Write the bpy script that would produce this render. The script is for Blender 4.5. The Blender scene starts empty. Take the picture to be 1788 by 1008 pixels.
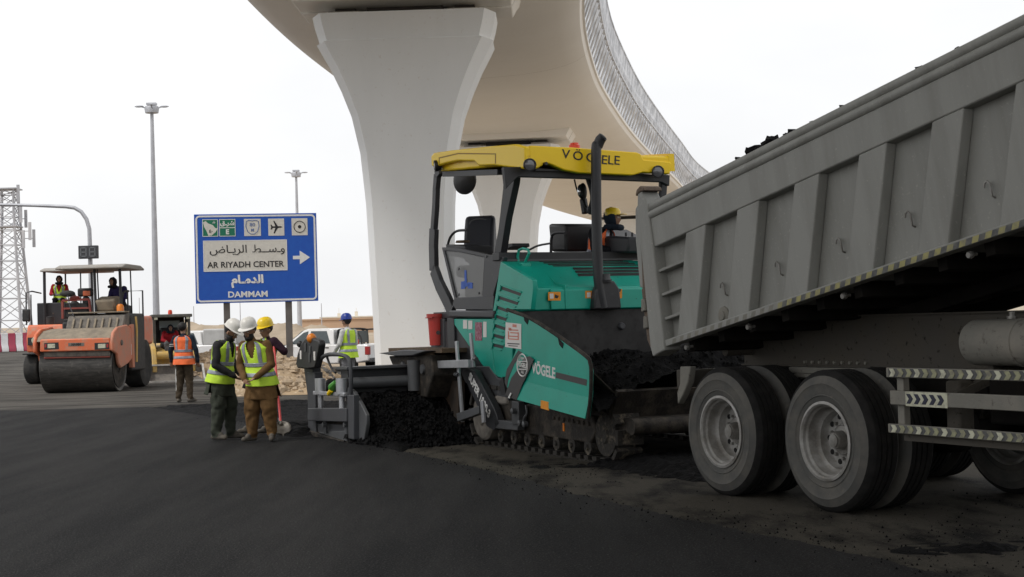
import bpy, bmesh, math, random
import numpy as np
from mathutils import Vector, Matrix, noise
random.seed(7)
R_ = math.radians
SC = bpy.context.scene
COL = SC.collection

# ------------------------------------------------------------------ camera
FOC = 2600.0; EYE = 1.52; PITCH = math.atan(61/2600.0); ROLL = R_(1.6)
cf = Vector((0, math.cos(PITCH), math.sin(PITCH)))
cu0 = Vector((0, -math.sin(PITCH), math.cos(PITCH))); cr0 = Vector((1, 0, 0))
cR = math.cos(ROLL)*cr0 - math.sin(ROLL)*cu0
cU = math.sin(ROLL)*cr0 + math.cos(ROLL)*cu0
cam = bpy.data.cameras.new('camera'); camo = bpy.data.objects.new('camera', cam); COL.objects.link(camo)
m = Matrix.Identity(4)
for i in range(3):
    m[i][0] = cR[i]; m[i][1] = cU[i]; m[i][2] = -cf[i]
m[2][3] = EYE
camo.matrix_world = m
cam.sensor_width = 36; cam.lens = 36*FOC/1788; cam.clip_end = 9000; cam.clip_start = .05
SC.camera = camo

# ------------------------------------------------------------------ world, sun, exposure
W = bpy.data.worlds.new('World'); SC.world = W; W.use_nodes = True
nt = W.node_tree; nt.nodes.clear()
out = nt.nodes.new('ShaderNodeOutputWorld'); bg = nt.nodes.new('ShaderNodeBackground')
sky = nt.nodes.new('ShaderNodeTexSky'); sky.sky_type = 'NISHITA'; sky.sun_disc = False
SUN_EL, SUN_AZ = 52, -125        # azimuth measured from +Y clockwise: behind and left of the camera
sky.sun_elevation = R_(SUN_EL); sky.sun_rotation = R_(SUN_AZ); sky.dust_density = 4
tc = nt.nodes.new('ShaderNodeTexCoord'); mp = nt.nodes.new('ShaderNodeMapping'); mp.inputs['Scale'].default_value = (1, 1, 2.5)
nz = nt.nodes.new('ShaderNodeTexNoise'); nz.inputs['Scale'].default_value = 2.2; nz.inputs['Detail'].default_value = 5
rp = nt.nodes.new('ShaderNodeValToRGB')
rp.color_ramp.elements[0].position = .3; rp.color_ramp.elements[0].color = (7.15, 7.2, 7.32, 1)
rp.color_ramp.elements[1].position = .72; rp.color_ramp.elements[1].color = (8.9, 8.9, 8.9, 1)
mx = nt.nodes.new('ShaderNodeMixRGB'); mx.inputs[0].default_value = .93
nt.links.new(tc.outputs['Generated'], mp.inputs['Vector']); nt.links.new(mp.outputs[0], nz.inputs['Vector'])
nt.links.new(nz.outputs['Fac'], rp.inputs[0]); nt.links.new(sky.outputs[0], mx.inputs[1]); nt.links.new(rp.outputs[0], mx.inputs[2])
nt.links.new(mx.outputs[0], bg.inputs['Color']); bg.inputs['Strength'].default_value = .112
nt.links.new(bg.outputs[0], out.inputs[0])
sl = bpy.data.lights.new('sun', 'SUN'); sl.energy = 1.5; sl.angle = R_(11); sl.color = (1, .975, .94)
so = bpy.data.objects.new('sun', sl); COL.objects.link(so)
sd = Vector((math.sin(R_(SUN_AZ))*math.cos(R_(SUN_EL)), math.cos(R_(SUN_AZ))*math.cos(R_(SUN_EL)), math.sin(R_(SUN_EL))))
so.rotation_euler = sd.to_track_quat('Z', 'Y').to_euler()
SC.view_settings.view_transform = 'Standard'; SC.view_settings.look = 'None'
SC.view_settings.exposure = .22; SC.view_settings.gamma = 1

# ------------------------------------------------------------------ helpers: measuring
def ray(px, py):
    return cf + cR*((px-894)/FOC) + cU*((504-py)/FOC)
def at(px, py, d):
    r = ray(px, py); k = d/r.y; return Vector((r.x*k, d, EYE+r.z*k))
def gnd(px, py, z=0):
    r = ray(px, py); k = (z-EYE)/r.z; return Vector((r.x*k, r.y*k, z))
class Frame:            # a machine's own axes: x forward, y left, z up
    def __init__(s, ox, oy, th):
        s.o = Vector((ox, oy, 0)); t = R_(th); s.th = th
        s.F = Vector((math.sin(t), -math.cos(t), 0)); s.L = Vector((math.cos(t), math.sin(t), 0))
    def side(s, pts, l):
        res = []
        for px, py in pts:
            r = ray(px, py); k = (s.o.dot(s.L)+l)/r.dot(s.L)
            p = r*k; res.append(((p-s.o).dot(s.F), EYE+p.z))
        return res
    def front(s, pts, x):
        res = []
        for px, py in pts:
            r = ray(px, py); k = (s.o.dot(s.F)+x)/r.dot(s.F)
            p = r*k; res.append(((p-s.o).dot(s.L), EYE+p.z))
        return res
    def rot(s): return R_(s.th-90)

# ------------------------------------------------------------------ helpers: materials
MATS = {}
def M(name, c, rough=.6, metal=0, c2=None, scale=3, lo=.4, hi=.65, bump=0, bscale=60, c3=None, s3=40, lo3=.6, hi3=.7, spec=.5, coat=0, stretch=None, mrot=0):
    if name in MATS: return MATS[name]
    mt = bpy.data.materials.new(name); mt.use_nodes = True; t = mt.node_tree; b = t.nodes['Principled BSDF']
    b.inputs['Roughness'].default_value = rough; b.inputs['Metallic'].default_value = metal
    b.inputs['Specular IOR Level'].default_value = spec; b.inputs['Coat Weight'].default_value = coat
    b.inputs['Base Color'].default_value = (*c, 1)
    tcn = t.nodes.new('ShaderNodeTexCoord'); src = tcn.outputs['Object']
    if stretch:
        mpn = t.nodes.new('ShaderNodeMapping'); mpn.inputs['Scale'].default_value = stretch; mpn.inputs['Rotation'].default_value = (0, 0, mrot)
        t.links.new(src, mpn.inputs['Vector']); src2 = mpn.outputs[0]
    else: src2 = src
    col = None
    def layer(prev, cc, sc, lo, hi, sr):
        n = t.nodes.new('ShaderNodeTexNoise'); n.inputs['Scale'].default_value = sc; n.inputs['Detail'].default_value = 7; n.inputs['Roughness'].default_value = .62
        t.links.new(sr, n.inputs['Vector'])
        r = t.nodes.new('ShaderNodeMapRange'); r.inputs['From Min'].default_value = lo; r.inputs['From Max'].default_value = hi
        t.links.new(n.outputs['Fac'], r.inputs['Value'])
        x = t.nodes.new('ShaderNodeMixRGB'); t.links.new(r.outputs[0], x.inputs[0])
        if prev is None: x.inputs[1].default_value = (*c, 1)
        else: t.links.new(prev, x.inputs[1])
        x.inputs[2].default_value = (*cc, 1)
        return x.outputs[0]
    if c2: col = layer(None, c2, scale, lo, hi, src2)
    if c3: col = layer(col, c3, s3, lo3, hi3, src)
    if col is not None: t.links.new(col, b.inputs['Base Color'])
    if bump:
        n = t.nodes.new('ShaderNodeTexNoise'); n.inputs['Scale'].default_value = bscale; n.inputs['Detail'].default_value = 5
        t.links.new(src, n.inputs['Vector'])
        bp = t.nodes.new('ShaderNodeBump'); bp.inputs['Strength'].default_value = bump; bp.inputs['Distance'].default_value = .02
        t.links.new(n.outputs['Fac'], bp.inputs['Height']); t.links.new(bp.outputs[0], b.inputs['Normal'])
    MATS[name] = mt; return mt

# ------------------------------------------------------------------ helpers: meshes
class MB:
    def __init__(s): s.v = []; s.f = []; s.m = []
    def add(s, vs, fs, m=0):
        n = len(s.v); s.v += [tuple(v) for v in vs]; s.f += [tuple(i+n for i in f) for f in fs]; s.m += [m]*len(fs); return s
    def box(s, x0, x1, y0, y1, z0, z1, m=0):
        vs = [(x, y, z) for z in (z0, z1) for y in (y0, y1) for x in (x0, x1)]
        return s.add(vs, [(0,2,3,1),(4,5,7,6),(0,1,5,4),(2,6,7,3),(0,4,6,2),(1,3,7,5)], m)
    def prism(s, pts, a0, a1, axis='y', m=0):
        n = len(pts); vs = []
        for a in (a0, a1):
            for p, q in pts:
                vs.append((p, a, q) if axis == 'y' else (a, p, q) if axis == 'x' else (p, q, a))
        fs = [tuple(range(n)), tuple(range(2*n-1, n-1, -1))]+[(i, i+n, (i+1) % n+n, (i+1) % n) for i in range(n)]
        return s.add(vs, fs, m)
    def bar(s, p, q, w, h=None, m=0, up=(0, 0, 1)):
        p = Vector(p); q = Vector(q); h = h or w; d = (q-p).normalized(); u = Vector(up)
        if abs(d.dot(u)) > .98: u = Vector((1, 0, 0))
        a = d.cross(u).normalized()*w/2; b = a.cross(d).normalized()*h/2
        vs = [e+i*a+j*b for e in (p, q) for i, j in ((-1,-1),(1,-1),(1,1),(-1,1))]
        return s.add(vs, [(3,2,1,0),(4,5,6,7),(0,1,5,4),(1,2,6,5),(2,3,7,6),(3,0,4,7)], m)
    def tube(s, pts, r, n=8, m=0, caps=True):
        pts = [Vector(p) for p in pts]; rs = r if isinstance(r, (list, tuple)) else [r]*len(pts)
        vs = []; a = None
        for i, p in enumerate(pts):
            d = (pts[min(i+1, len(pts)-1)]-pts[max(i-1, 0)]).normalized()
            if a is None:
                u = Vector((0, 0, 1)) if abs(d.z) < .9 else Vector((1, 0, 0)); a = d.cross(u).normalized()
            else: a = (a-d*a.dot(d)).normalized()
            b = d.cross(a)
            vs += [p+(a*math.cos(2*math.pi*k/n)+b*math.sin(2*math.pi*k/n))*rs[i] for k in range(n)]
        fs = [(i*n+k, i*n+(k+1) % n, (i+1)*n+(k+1) % n, (i+1)*n+k) for i in range(len(pts)-1) for k in range(n)]
        if caps: fs += [tuple(range(n-1, -1, -1)), tuple(range((len(pts)-1)*n, len(pts)*n))]
        return s.add(vs, fs, m)
    def lathe(s, prof, o, axis, n=24, m=0, closed=False):
        o = Vector(o); d = Vector(axis).normalized(); u = Vector((0, 0, 1)) if abs(d.z) < .9 else Vector((1, 0, 0))
        a = d.cross(u).normalized(); b = d.cross(a); vs = []
        for r, h in prof:
            vs += [o+d*h+(a*math.cos(2*math.pi*k/n)+b*math.sin(2*math.pi*k/n))*max(r, 1e-4) for k in range(n)]
        L = len(prof); fs = []
        for i in range(L if closed else L-1):
            j = (i+1) % L
            fs += [(i*n+k, i*n+(k+1) % n, j*n+(k+1) % n, j*n+k) for k in range(n)]
        return s.add(vs, fs, m)
    def ball(s, c, r, m=0, n=10, sc=(1, 1, 1), jit=0, seed=0):
        c = Vector(c); vs = []; rings = max(4, n//2+1)
        for i in range(rings+1):
            t = math.pi*i/rings
            for k in range(n):
                ph = 2*math.pi*k/n; d = Vector((math.sin(t)*math.cos(ph), math.sin(t)*math.sin(ph), math.cos(t)))
                if i in (0, rings): d = Vector((0, 0, 1 if i == 0 else -1))
                q = 1+(jit*noise.noise(d*2.1+Vector((seed*3.7, seed*1.3, seed))) if jit else 0)
                vs.append(c+Vector((d.x*sc[0], d.y*sc[1], d.z*sc[2]))*r*q)
        fs = [(i*n+k, (i+1)*n+k, (i+1)*n+(k+1) % n, i*n+(k+1) % n) for i in range(rings) for k in range(n)]
        return s.add(vs, fs, m)
    def mesh(s, name, mats, smooth=40, weld=False):
        me = bpy.data.meshes.new(name); me.from_pydata(s.v, [], s.f); me.validate()
        mats = mats if isinstance(mats, (list, tuple)) else [mats]
        for x in mats: me.materials.append(x)
        if len(me.polygons) == len(s.m):
            me.polygons.foreach_set('material_index', s.m)
        bm = bmesh.new(); bm.from_mesh(me)
        bmesh.ops.remove_doubles(bm, verts=bm.verts, dist=2e-5)
        bmesh.ops.recalc_face_normals(bm, faces=bm.faces)
        lim = R_(smooth)
        for f in bm.faces: f.smooth = True
        for e in bm.edges:
            if len(e.link_faces) == 2 and e.calc_face_angle(9) > lim: e.smooth = False
        bm.to_mesh(me); bm.free(); return me
    def build(s, name, mats, parent=None, bevel=0, smooth=40, **props):
        o = bpy.data.objects.new(name, s.mesh(name, mats, smooth)); COL.objects.link(o)
        if parent: o.parent = parent
        if bevel:
            b = o.modifiers.new('bevel', 'BEVEL'); b.width = bevel; b.segments = 2; b.limit_method = 'ANGLE'; b.angle_limit = R_(40)
        for k, v in props.items(): o[k] = v
        return o
def thing(name, label, cat, loc=(0, 0, 0), rz=0, group=None):
    o = bpy.data.objects.new(name, None); COL.objects.link(o); o.location = loc; o.rotation_euler = (0, 0, rz)
    o.empty_display_size = .2
    o['label'] = label; o['category'] = cat
    if group: o['group'] = group
    return o
def tag(o, label, cat, group=None, kind=None):
    o['label'] = label; o['category'] = cat
    if group: o['group'] = group
    if kind: o['kind'] = kind
    return o
def inst(name, me, parent, loc=(0, 0, 0), rot=(0, 0, 0), scale=None):
    o = bpy.data.objects.new(name, me); COL.objects.link(o); o.parent = parent; o.location = loc; o.rotation_euler = rot
    if scale: o.scale = scale
    return o
def copy_tree(o, parent=None):
    c = o.copy(); COL.objects.link(c); c.parent = parent
    for ch in [x for x in COL.objects if x.parent == o]: copy_tree(ch, c)
    return c
def text(body, size, parent, org, ux, up, mat, name='lettering', ext=.002, align='CENTER', sx=1, bold=0, shear=0):
    cu = bpy.data.curves.new(name, 'FONT'); cu.body = body; cu.size = size; cu.align_x = align; cu.align_y = 'CENTER'
    cu.extrude = ext; cu.offset = bold; cu.shear = shear; cu.resolution_u = 3
    o = bpy.data.objects.new(name, cu); COL.objects.link(o)
    dg = bpy.context.evaluated_depsgraph_get(); me = bpy.data.meshes.new_from_object(o.evaluated_get(dg))
    bpy.data.objects.remove(o); bpy.data.curves.remove(cu)
    me.materials.clear(); me.materials.append(mat)
    o = bpy.data.objects.new(name, me); COL.objects.link(o)
    ux = Vector(ux).normalized(); up = Vector(up).normalized(); n = ux.cross(up).normalized(); up = n.cross(ux)
    mm = Matrix.Identity(4)
    for i in range(3): mm[i][0] = ux[i]*sx; mm[i][1] = up[i]; mm[i][2] = n[i]; mm[i][3] = org[i]
    if parent: o.parent = parent
    o.matrix_local = mm
    return o
def arc(c, r, a0, a1, n, f):
    return [f(c[0]+r*math.cos(R_(a0+(a1-a0)*i/n)), c[1]+r*math.sin(R_(a0+(a1-a0)*i/n))) for i in range(n+1)]
def spline(pts, n=6):
    P = [Vector(p) for p in pts]; P = [P[0]*2-P[1]]+P+[P[-1]*2-P[-2]]; res = []
    for i in range(1, len(P)-2):
        for k in range(n):
            t = k/n; a, b, c, d = P[i-1:i+3]
            res.append(.5*((2*b)+(c-a)*t+(2*a-5*b+4*c-d)*t*t+(3*b-a-3*c+d)*t*t*t))
    res.append(P[-2]); return res

# ================================================================== materials
m_old = M('old_asphalt', (.105,.097,.086), .9, c2=(.038,.035,.031), scale=1.5, lo=.43, hi=.60, bump=.5, bscale=90, c3=(.19,.18,.16), s3=30, lo3=.6, hi3=.7, spec=.12, stretch=(.25, 1.2, 1), mrot=R_(8))
m_mat = M('fresh_asphalt', (.008,.008,.0084), .78, c2=(.022,.0215,.021), scale=1.2, lo=.40, hi=.62, bump=1.0, bscale=60, c3=(.085,.084,.082), s3=62, lo3=.55, hi3=.70, spec=.11, stretch=(1.3, .16, 1), mrot=R_(-25))
m_loose = M('loose_asphalt', (.0035,.0035,.004), .8, c2=(.007,.007,.007), scale=9, lo=.4, hi=.7, bump=1, bscale=45, c3=(.02,.02,.021), s3=60, lo3=.64, hi3=.76, spec=.12)
m_base = M('milled_base', (.066,.060,.049), .9, c2=(.010,.0095,.009), scale=2.4, lo=.46, hi=.66, bump=.8, bscale=70, c3=(.14,.13,.11), s3=45, lo3=.6, hi3=.72, spec=.1, stretch=(1, .4, 1))
m_sand = M('desert_sand', (.42,.345,.26), .95, c2=(.33,.27,.205), scale=.05, bump=.5, bscale=2, c3=(.46,.38,.28), s3=1.4, spec=.1)
m_dirt = M('dirt_mound', (.46,.34,.215), .95, c2=(.33,.25,.17), scale=2.2, lo=.35, hi=.65, bump=1, bscale=14, c3=(.58,.47,.34), s3=9, lo3=.55, hi3=.65, spec=.1)
m_rock = M('rubble', (.50,.39,.27), .9, c2=(.34,.27,.2), scale=4, bump=.6, bscale=20, spec=.15)
m_greydirt = M('grey_rubble', (.16,.15,.14), .95, c2=(.10,.095,.09), scale=4, bump=1, bscale=20)
m_conc = M('white_concrete', (.80,.815,.815), .8, c2=(.74,.755,.755), scale=.7, lo=.3, hi=.75, bump=.08, bscale=30, c3=(.68,.665,.64), s3=9, lo3=.62, hi3=.75, spec=.3, stretch=(1, 1, .25))
m_soffit = M('cream_soffit', (.90,.885,.845), .8, c2=(.86,.84,.795), scale=.35, lo=.3, hi=.75, bump=.06, bscale=12, c3=(.74,.70,.64), s3=2.5, lo3=.66, hi3=.8, spec=.3)
m_bear = M('bearing_concrete', (.52,.49,.44), .9, c2=(.38,.36,.32), scale=3)
m_darkgap = M('bearing_steel', (.05,.045,.04), .8)
m_galv = M('galvanised_steel', (.50,.51,.53), .45, .6, c2=(.36,.37,.39), scale=3)
m_lattice = M('lattice_steel', (.62,.63,.65), .4, .3, c2=(.36,.37,.39), scale=1.4)

# ================================================================== ground
def sstep(a, b, x):
    t = max(0, min(1, (x-a)/(b-a))); return t*t*(3-2*t)
def hgt(x, y):
    left = 1-sstep(-11, -5, x)
    h = .83*sstep(48, 86, y)*left
    h += .55*sstep(60, 140, y)*(1-left)*(1-sstep(10, 30, x))
    h += sstep(150, 420, y)*(1.4+1.2*noise.noise(Vector((x*.006, y*.004, 0))))
    h += sstep(500, 900, y)*(5.5*max(0, sstep(-60, -330, x) if False else (1-sstep(-330, -60, x)))+2.0*noise.noise(Vector((x*.003, y*.002, 3))))
    return h
def sheet(name, xs, ys, mat, dz, hole=None):
    b = MB(); nx = len(xs); b.v = [(x, y, hgt(x, y)+dz) for y in ys for x in xs]
    for j in range(len(ys)-1):
        for i in range(nx-1):
            b.f.append((j*nx+i, j*nx+i+1, (j+1)*nx+i+1, (j+1)*nx+i)); b.m.append(0)
    o = b.build(name, mat); o['kind'] = 'structure'; return o
def rng(a, b, n): return [a+(b-a)*i/n for i in range(n+1)]
xs = sorted(set([round(v, 2) for v in rng(-70, 60, 65)]+[-3000, -2000, -1300, -900, -650, -480, -360, -270, -200, -150, -110, -85, 80, 110, 150, 220, 320, 480, 700, 1000, 1600, 3000]))
ys = sorted(set([-200, -60, -20]+rng(0, 100, 50)+rng(110, 300, 19)+rng(330, 900, 19)+[1000, 1150, 1400, 1800, 2400, 3500]))
sheet('ground', xs, ys, m_sand, -.03)
sheet('road', rng(-70, 14, 42), rng(-20, 58, 39), m_old, 0)
sheet('side_road', rng(-70, -10.4, 30), rng(58.02, 92, 17), m_old, -.004)
# darker milled strip under the paver and the truck
def poly_sheet(name, pts, z, mat, thick=0):
    b = MB(); b.prism(pts, z-thick if thick else z-.003, z, 'z'); o = b.build(name, mat); o['kind'] = 'structure'; return o
g = lambda *a: tuple(gnd(*a)[:2])
poly_sheet('milled_strip', [(13.5, 1), (13.5, 24), (4, 27), (-2.2, 26.2), (-6.4, 31.2), (-8.6, 30.6), (-5.2, 24), (-1.9, 17.9), (.1, 12.9), (1.9, 8.6), (2.6, 6), (3.2, 1)], .006, m_base)
def mat_edge():
    pts = [(-7.35, 29.9)]
    for px, py in ((330, 722), (430, 742), (540, 767), (690, 793), (770, 810), (880, 838), (1000, 870), (1180, 914), (1400, 961), (1600, 1008)): pts.append(g(px, py))
    pts += [(2.9, 7.0), (3.9, 4.4), (5.2, 0), (7.5, -8)]
    res = []
    for i in range(len(pts)-1):
        a, b = Vector(pts[i]), Vector(pts[i+1]); n = max(2, int((b-a).length/.03))
        for k in range(n):
            p = a.lerp(b, k/n); q = noise.noise(Vector((p.x*2.3, p.y*2.3, 0)))*.07+noise.noise(Vector((p.x*11, p.y*11, 5)))*.04+noise.noise(Vector((p.x*31, p.y*31, 5)))*.02
            res.append((p.x+q, p.y+q*.4))
    return res+[(7.5, -8)]
pts = mat_edge()
top = [(-42, -8), (-42, 31.4), (-20, 30.8), (-10.3, 30.1)]
b = MB(); P2 = pts+top
b.prism(P2, -.02, .05, 'z'); o = b.build('asphalt_lane', m_mat); o['kind'] = 'structure'
# second lane right behind the screed: still rough
def grid_patch(name, quad, z, mat, nu, nv, amp, sc, edge=.12):
    A, B, C, D = [Vector(p) for p in quad]; b = MB()
    for j in range(nv+1):
        for i in range(nu+1):
            u, v = i/nu, j/nv
            p = A.lerp(B, u).lerp(D.lerp(C, u), v)
            e = min(1, min(u, 1-u)/edge, min(v, 1-v)/edge)
            w = noise.noise(Vector((p.x*sc, p.y*sc, 1)))*.6+noise.noise(Vector((p.x*sc*3.1, p.y*sc*3.1, 4)))*.4
            b.v.append((p.x+.06*noise.noise(Vector((p.x*2, p.y*2, 9))), p.y, .004+e**.5*(z+amp*w)))
    for j in range(nv):
        for i in range(nu): b.f.append((j*(nu+1)+i, j*(nu+1)+i+1, (j+1)*(nu+1)+i+1, (j+1)*(nu+1)+i)); b.m.append(0)
    o = b.build(name, mat, smooth=70); return o
o = grid_patch('fresh_lane', [g(700, 792), g(262, 716), g(524, 706), g(860, 716)], .1, m_loose, 170, 60, .05, 5, .06); o['kind'] = 'structure'
# crumbs of asphalt spilled along the edges
b = MB(); rnd = random.Random(3)
def crumb(b, x, y, z, r, k):
    n = 5; vs = [(x, y, z+r*rnd.uniform(.7, 1.2))]+[(x+r*rnd.uniform(.7, 1.2)*math.cos(6.283*i/n), y+r*rnd.uniform(.7, 1.2)*math.sin(6.283*i/n), z-.005) for i in range(n)]
    b.add(vs, [(0, i+1, (i+1) % n+1) for i in range(n)], k)
for i in range(5200):
    t = rnd.random(); p = pts[int(t*(len(pts)-2))]; d = abs(rnd.gauss(0, .16))*rnd.choice((.5, 1, 1.6)); s = rnd.choice((1, 1, 1, -1))
    crumb(b, p[0]+s*d*.9, p[1]+s*d*.35, .05 if s < 0 else .006, rnd.uniform(.003, .0065)*rnd.choice((1, 1, 1, 2.4)), 0)
for i in range(2600):       # spill in front of the track and under the truck
    q = gnd(rnd.gauss(960, 110), rnd.gauss(822, 12)) if i < 700 else gnd(rnd.uniform(1150, 1788), rnd.gauss(945, 45))
    crumb(b, q.x, q.y, .006, rnd.uniform(.0025, .006)*rnd.choice((1, 1, 1, 1, 2.6)), 0)
o = b.build('asphalt_crumbs', m_loose, smooth=10); tag(o, 'loose black asphalt crumbs scattered along the edge of the new lane', 'asphalt crumbs', kind='stuff')
for i, (px, py, rr) in enumerate(((1725, 962, .55), (1010, 815, .42))):
    c = gnd(px, py); bb = MB(); N = 26
    for a in range(N+1):
        for k in range(24):
            r = rr*a/N; th = 6.283*k/24; x = c.x+r*1.5*math.cos(th); y = c.y+r*math.sin(th)
            bb.v.append((x, y, -.012+(1-a/N)**.6*(.026+.05*noise.noise(Vector((x*3, y*3, 2)))+.03*noise.noise(Vector((x*11, y*11, 2))))))
    for a in range(N):
        for k in range(24): bb.f.append((a*24+k, a*24+(k+1) % 24, (a+1)*24+(k+1) % 24, (a+1)*24+k)); bb.m.append(0)
    o = bb.build('spilled_asphalt', m_loose, smooth=70)
    tag(o, ('flat patch of spilled asphalt on the bare strip by the right edge', 'patch of spilled asphalt in front of the green machine track')[i], 'asphalt spill', kind='stuff')

# ================================================================== dirt mounds
MF = []
def mound(name, label, outline, hmax, mat, seed, sc=1.0, rough=.12, res=70):
    cx = sum(p[0] for p in outline)/len(outline); cy = sum(p[1] for p in outline)/len(outline)
    x0 = min(p[0] for p in outline); x1 = max(p[0] for p in outline); y0 = min(p[1] for p in outline); y1 = max(p[1] for p in outline)
    b = MB(); n = res
    def zf(x, y):
            u, v = (x-x0)/(x1-x0), (y-y0)/(y1-y0)
            if not (0 <= u <= 1 and 0 <= v <= 1): return 0
            e = max(0, 1-((2*u-1)**4))**.8*max(0, 1-((2*v-1)**2)) ** .8
            q = Vector((x*.6, y*.6, seed)); w = .75+.5*noise.noise(q)
            ns = noise.noise(q*3.5)*rough+noise.noise(q*9)*rough*.45+noise.noise(q*24)*rough*.2
            return -.06+hgt(x, y)+hmax*e*w+ns*min(1, e*3)
    MF.append(zf)
    for j in range(n+1):
        for i in range(n+1):
            x = x0+(x1-x0)*i/n; y = y0+(y1-y0)*j/n; b.v.append((x, y, zf(x, y)))
    for j in range(n):
        for i in range(n): b.f.append((j*(n+1)+i, j*(n+1)+i+1, (j+1)*(n+1)+i+1, (j+1)*(n+1)+i)); b.m.append(0)
    o = b.build(name, mat, smooth=60); tag(o, label, 'dirt mound'); return o
def rocks(name, label, spots, mat, n, seed, rmin=.03, rmax=.14):
    b = MB(); r = random.Random(seed)
    for i in range(n):
        x0, x1, y0, y1 = r.choice(spots); x = r.uniform(x0, x1); y = r.uniform(y0, y1); z = max([0]+[f(x, y) for f in MF])
        b.ball((x, y, z), r.uniform(rmin, rmax)*(1-.5*r.random()), n=6, sc=(1, .8+.4*r.random(), .7), jit=.9, seed=i)
    o = b.build(name, mat, smooth=25); tag(o, label, 'rubble', kind='stuff'); return o
mound('dirt_mound', 'tan dirt mound in front of the bonnet of the white pickup truck', [(-7.2, 34.6), (-4.4, 40.5)], 1.08, m_dirt, 2.3)
mound('dirt_mound', 'low spread of tan dirt in front of the pickup doors', [(-5.6, 35.2), (-.8, 42)], .24, m_dirt, 5.3)
mound('dirt_mound', 'low tan dirt mound behind the worker in the orange vest', [(-11.2, 46.8), (-7.3, 52)], 1.15, m_dirt, 8.1)
mound('dirt_mound', 'brown earth bank rising behind the blue road sign', [(-26, 78), (-9.5, 92)], 1.45, m_sand, 4.4, rough=.2)
rocks('rubble', 'tan stones lying over the dirt mounds by the road', [(-7.2, -1.6, 34.7, 38.4), (-6.2, -3, 34.9, 37), (-11, -7.6, 46.9, 49.5)], m_rock, 800, 5)
rocks('rubble', 'grey stones on the shoulder at the foot of the tan mound', [(-5.4, -3.9, 36.6, 38.4), (-5.0, -4.1, 37, 38)], m_greydirt, 160, 9, .03, .1)

# ================================================================== viaduct
ctr = [(-3.2, -30), (-3.1, 0), (-2.95, 25), (-2.6, 46), (-1.6, 59), (-.3, 70), (1.8, 85), (5.2, 105), (9.8, 127), (18, 155), (29, 185)]
ctr = [Vector((x, y, 0)) for x, y in ctr]
cl = spline(ctr, 12)
HWF = lambda y: 5.1+1.25*sstep(55, 112, y); ZE = 11.72; ZB = 10.62
def nrm(i):
    d = (cl[min(i+1, len(cl)-1)]-cl[max(i-1, 0)]).normalized(); return Vector((d.y, -d.x, 0))     # to the right
prof = [(-1, ZE+.02)]+[(-1, ZE-.18)]+[(-math.cos(R_(a))**.75*.985 if a < 90 else 0, ZE-.2-(ZE-.2-ZB)*math.sin(R_(a))**1.0) for a in (0, 12, 25, 38, 52, 66, 80)]
prof += [(0, ZB)]+[(-a, z) for a, z in reversed(prof)]
inner = [(1, ZE+.02), (.95, ZE+.02), (.95, ZE-.1), (-.95, ZE-.1), (-.95, ZE+.02)]
ringp = prof+inner[1:]
via = thing('viaduct', 'curving cream concrete metro viaduct overhead on white pillars', 'viaduct', (0, 0, 0))
b = MB(); n = len(ringp)
for i, p in enumerate(cl):
    nn = nrm(i)
    for a, z in ringp: b.v.append(p+nn*(a*HWF(p.y))+Vector((0, 0, z)))
for i in range(len(cl)-1):
    for k in range(n): b.f.append((i*n+k, i*n+(k+1) % n, (i+1)*n+(k+1) % n, (i+1)*n+k)); b.m.append(0)
b.build('deck', m_soffit, via, smooth=30)
# thin joint lines between deck spans stand a little proud
def along(dist_y):
    for i in range(len(cl)-1):
        if cl[i].y <= dist_y <= cl[i+1].y:
            t = (dist_y-cl[i].y)/(cl[i+1].y-cl[i].y); d = (cl[i+1]-cl[i]).normalized()
            return cl[i].lerp(cl[i+1], t), Vector((d.y, -d.x, 0)), d
for Y in (55, 98, 112):
    p, nn, d = along(Y); b = MB()
    for s in (-.012, .012):
        for a, z in prof: b.v.append(p+d*s+nn*(a*HWF(p.y)*1.001)+Vector((0, 0, z-.012)))
    k = len(prof)
    b.f = [(i, i+1, i+1+k, i+k) for i in range(k-1)]; b.m = [0]*len(b.f)
    b.build('joint_seam', m_bear, via)
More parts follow.
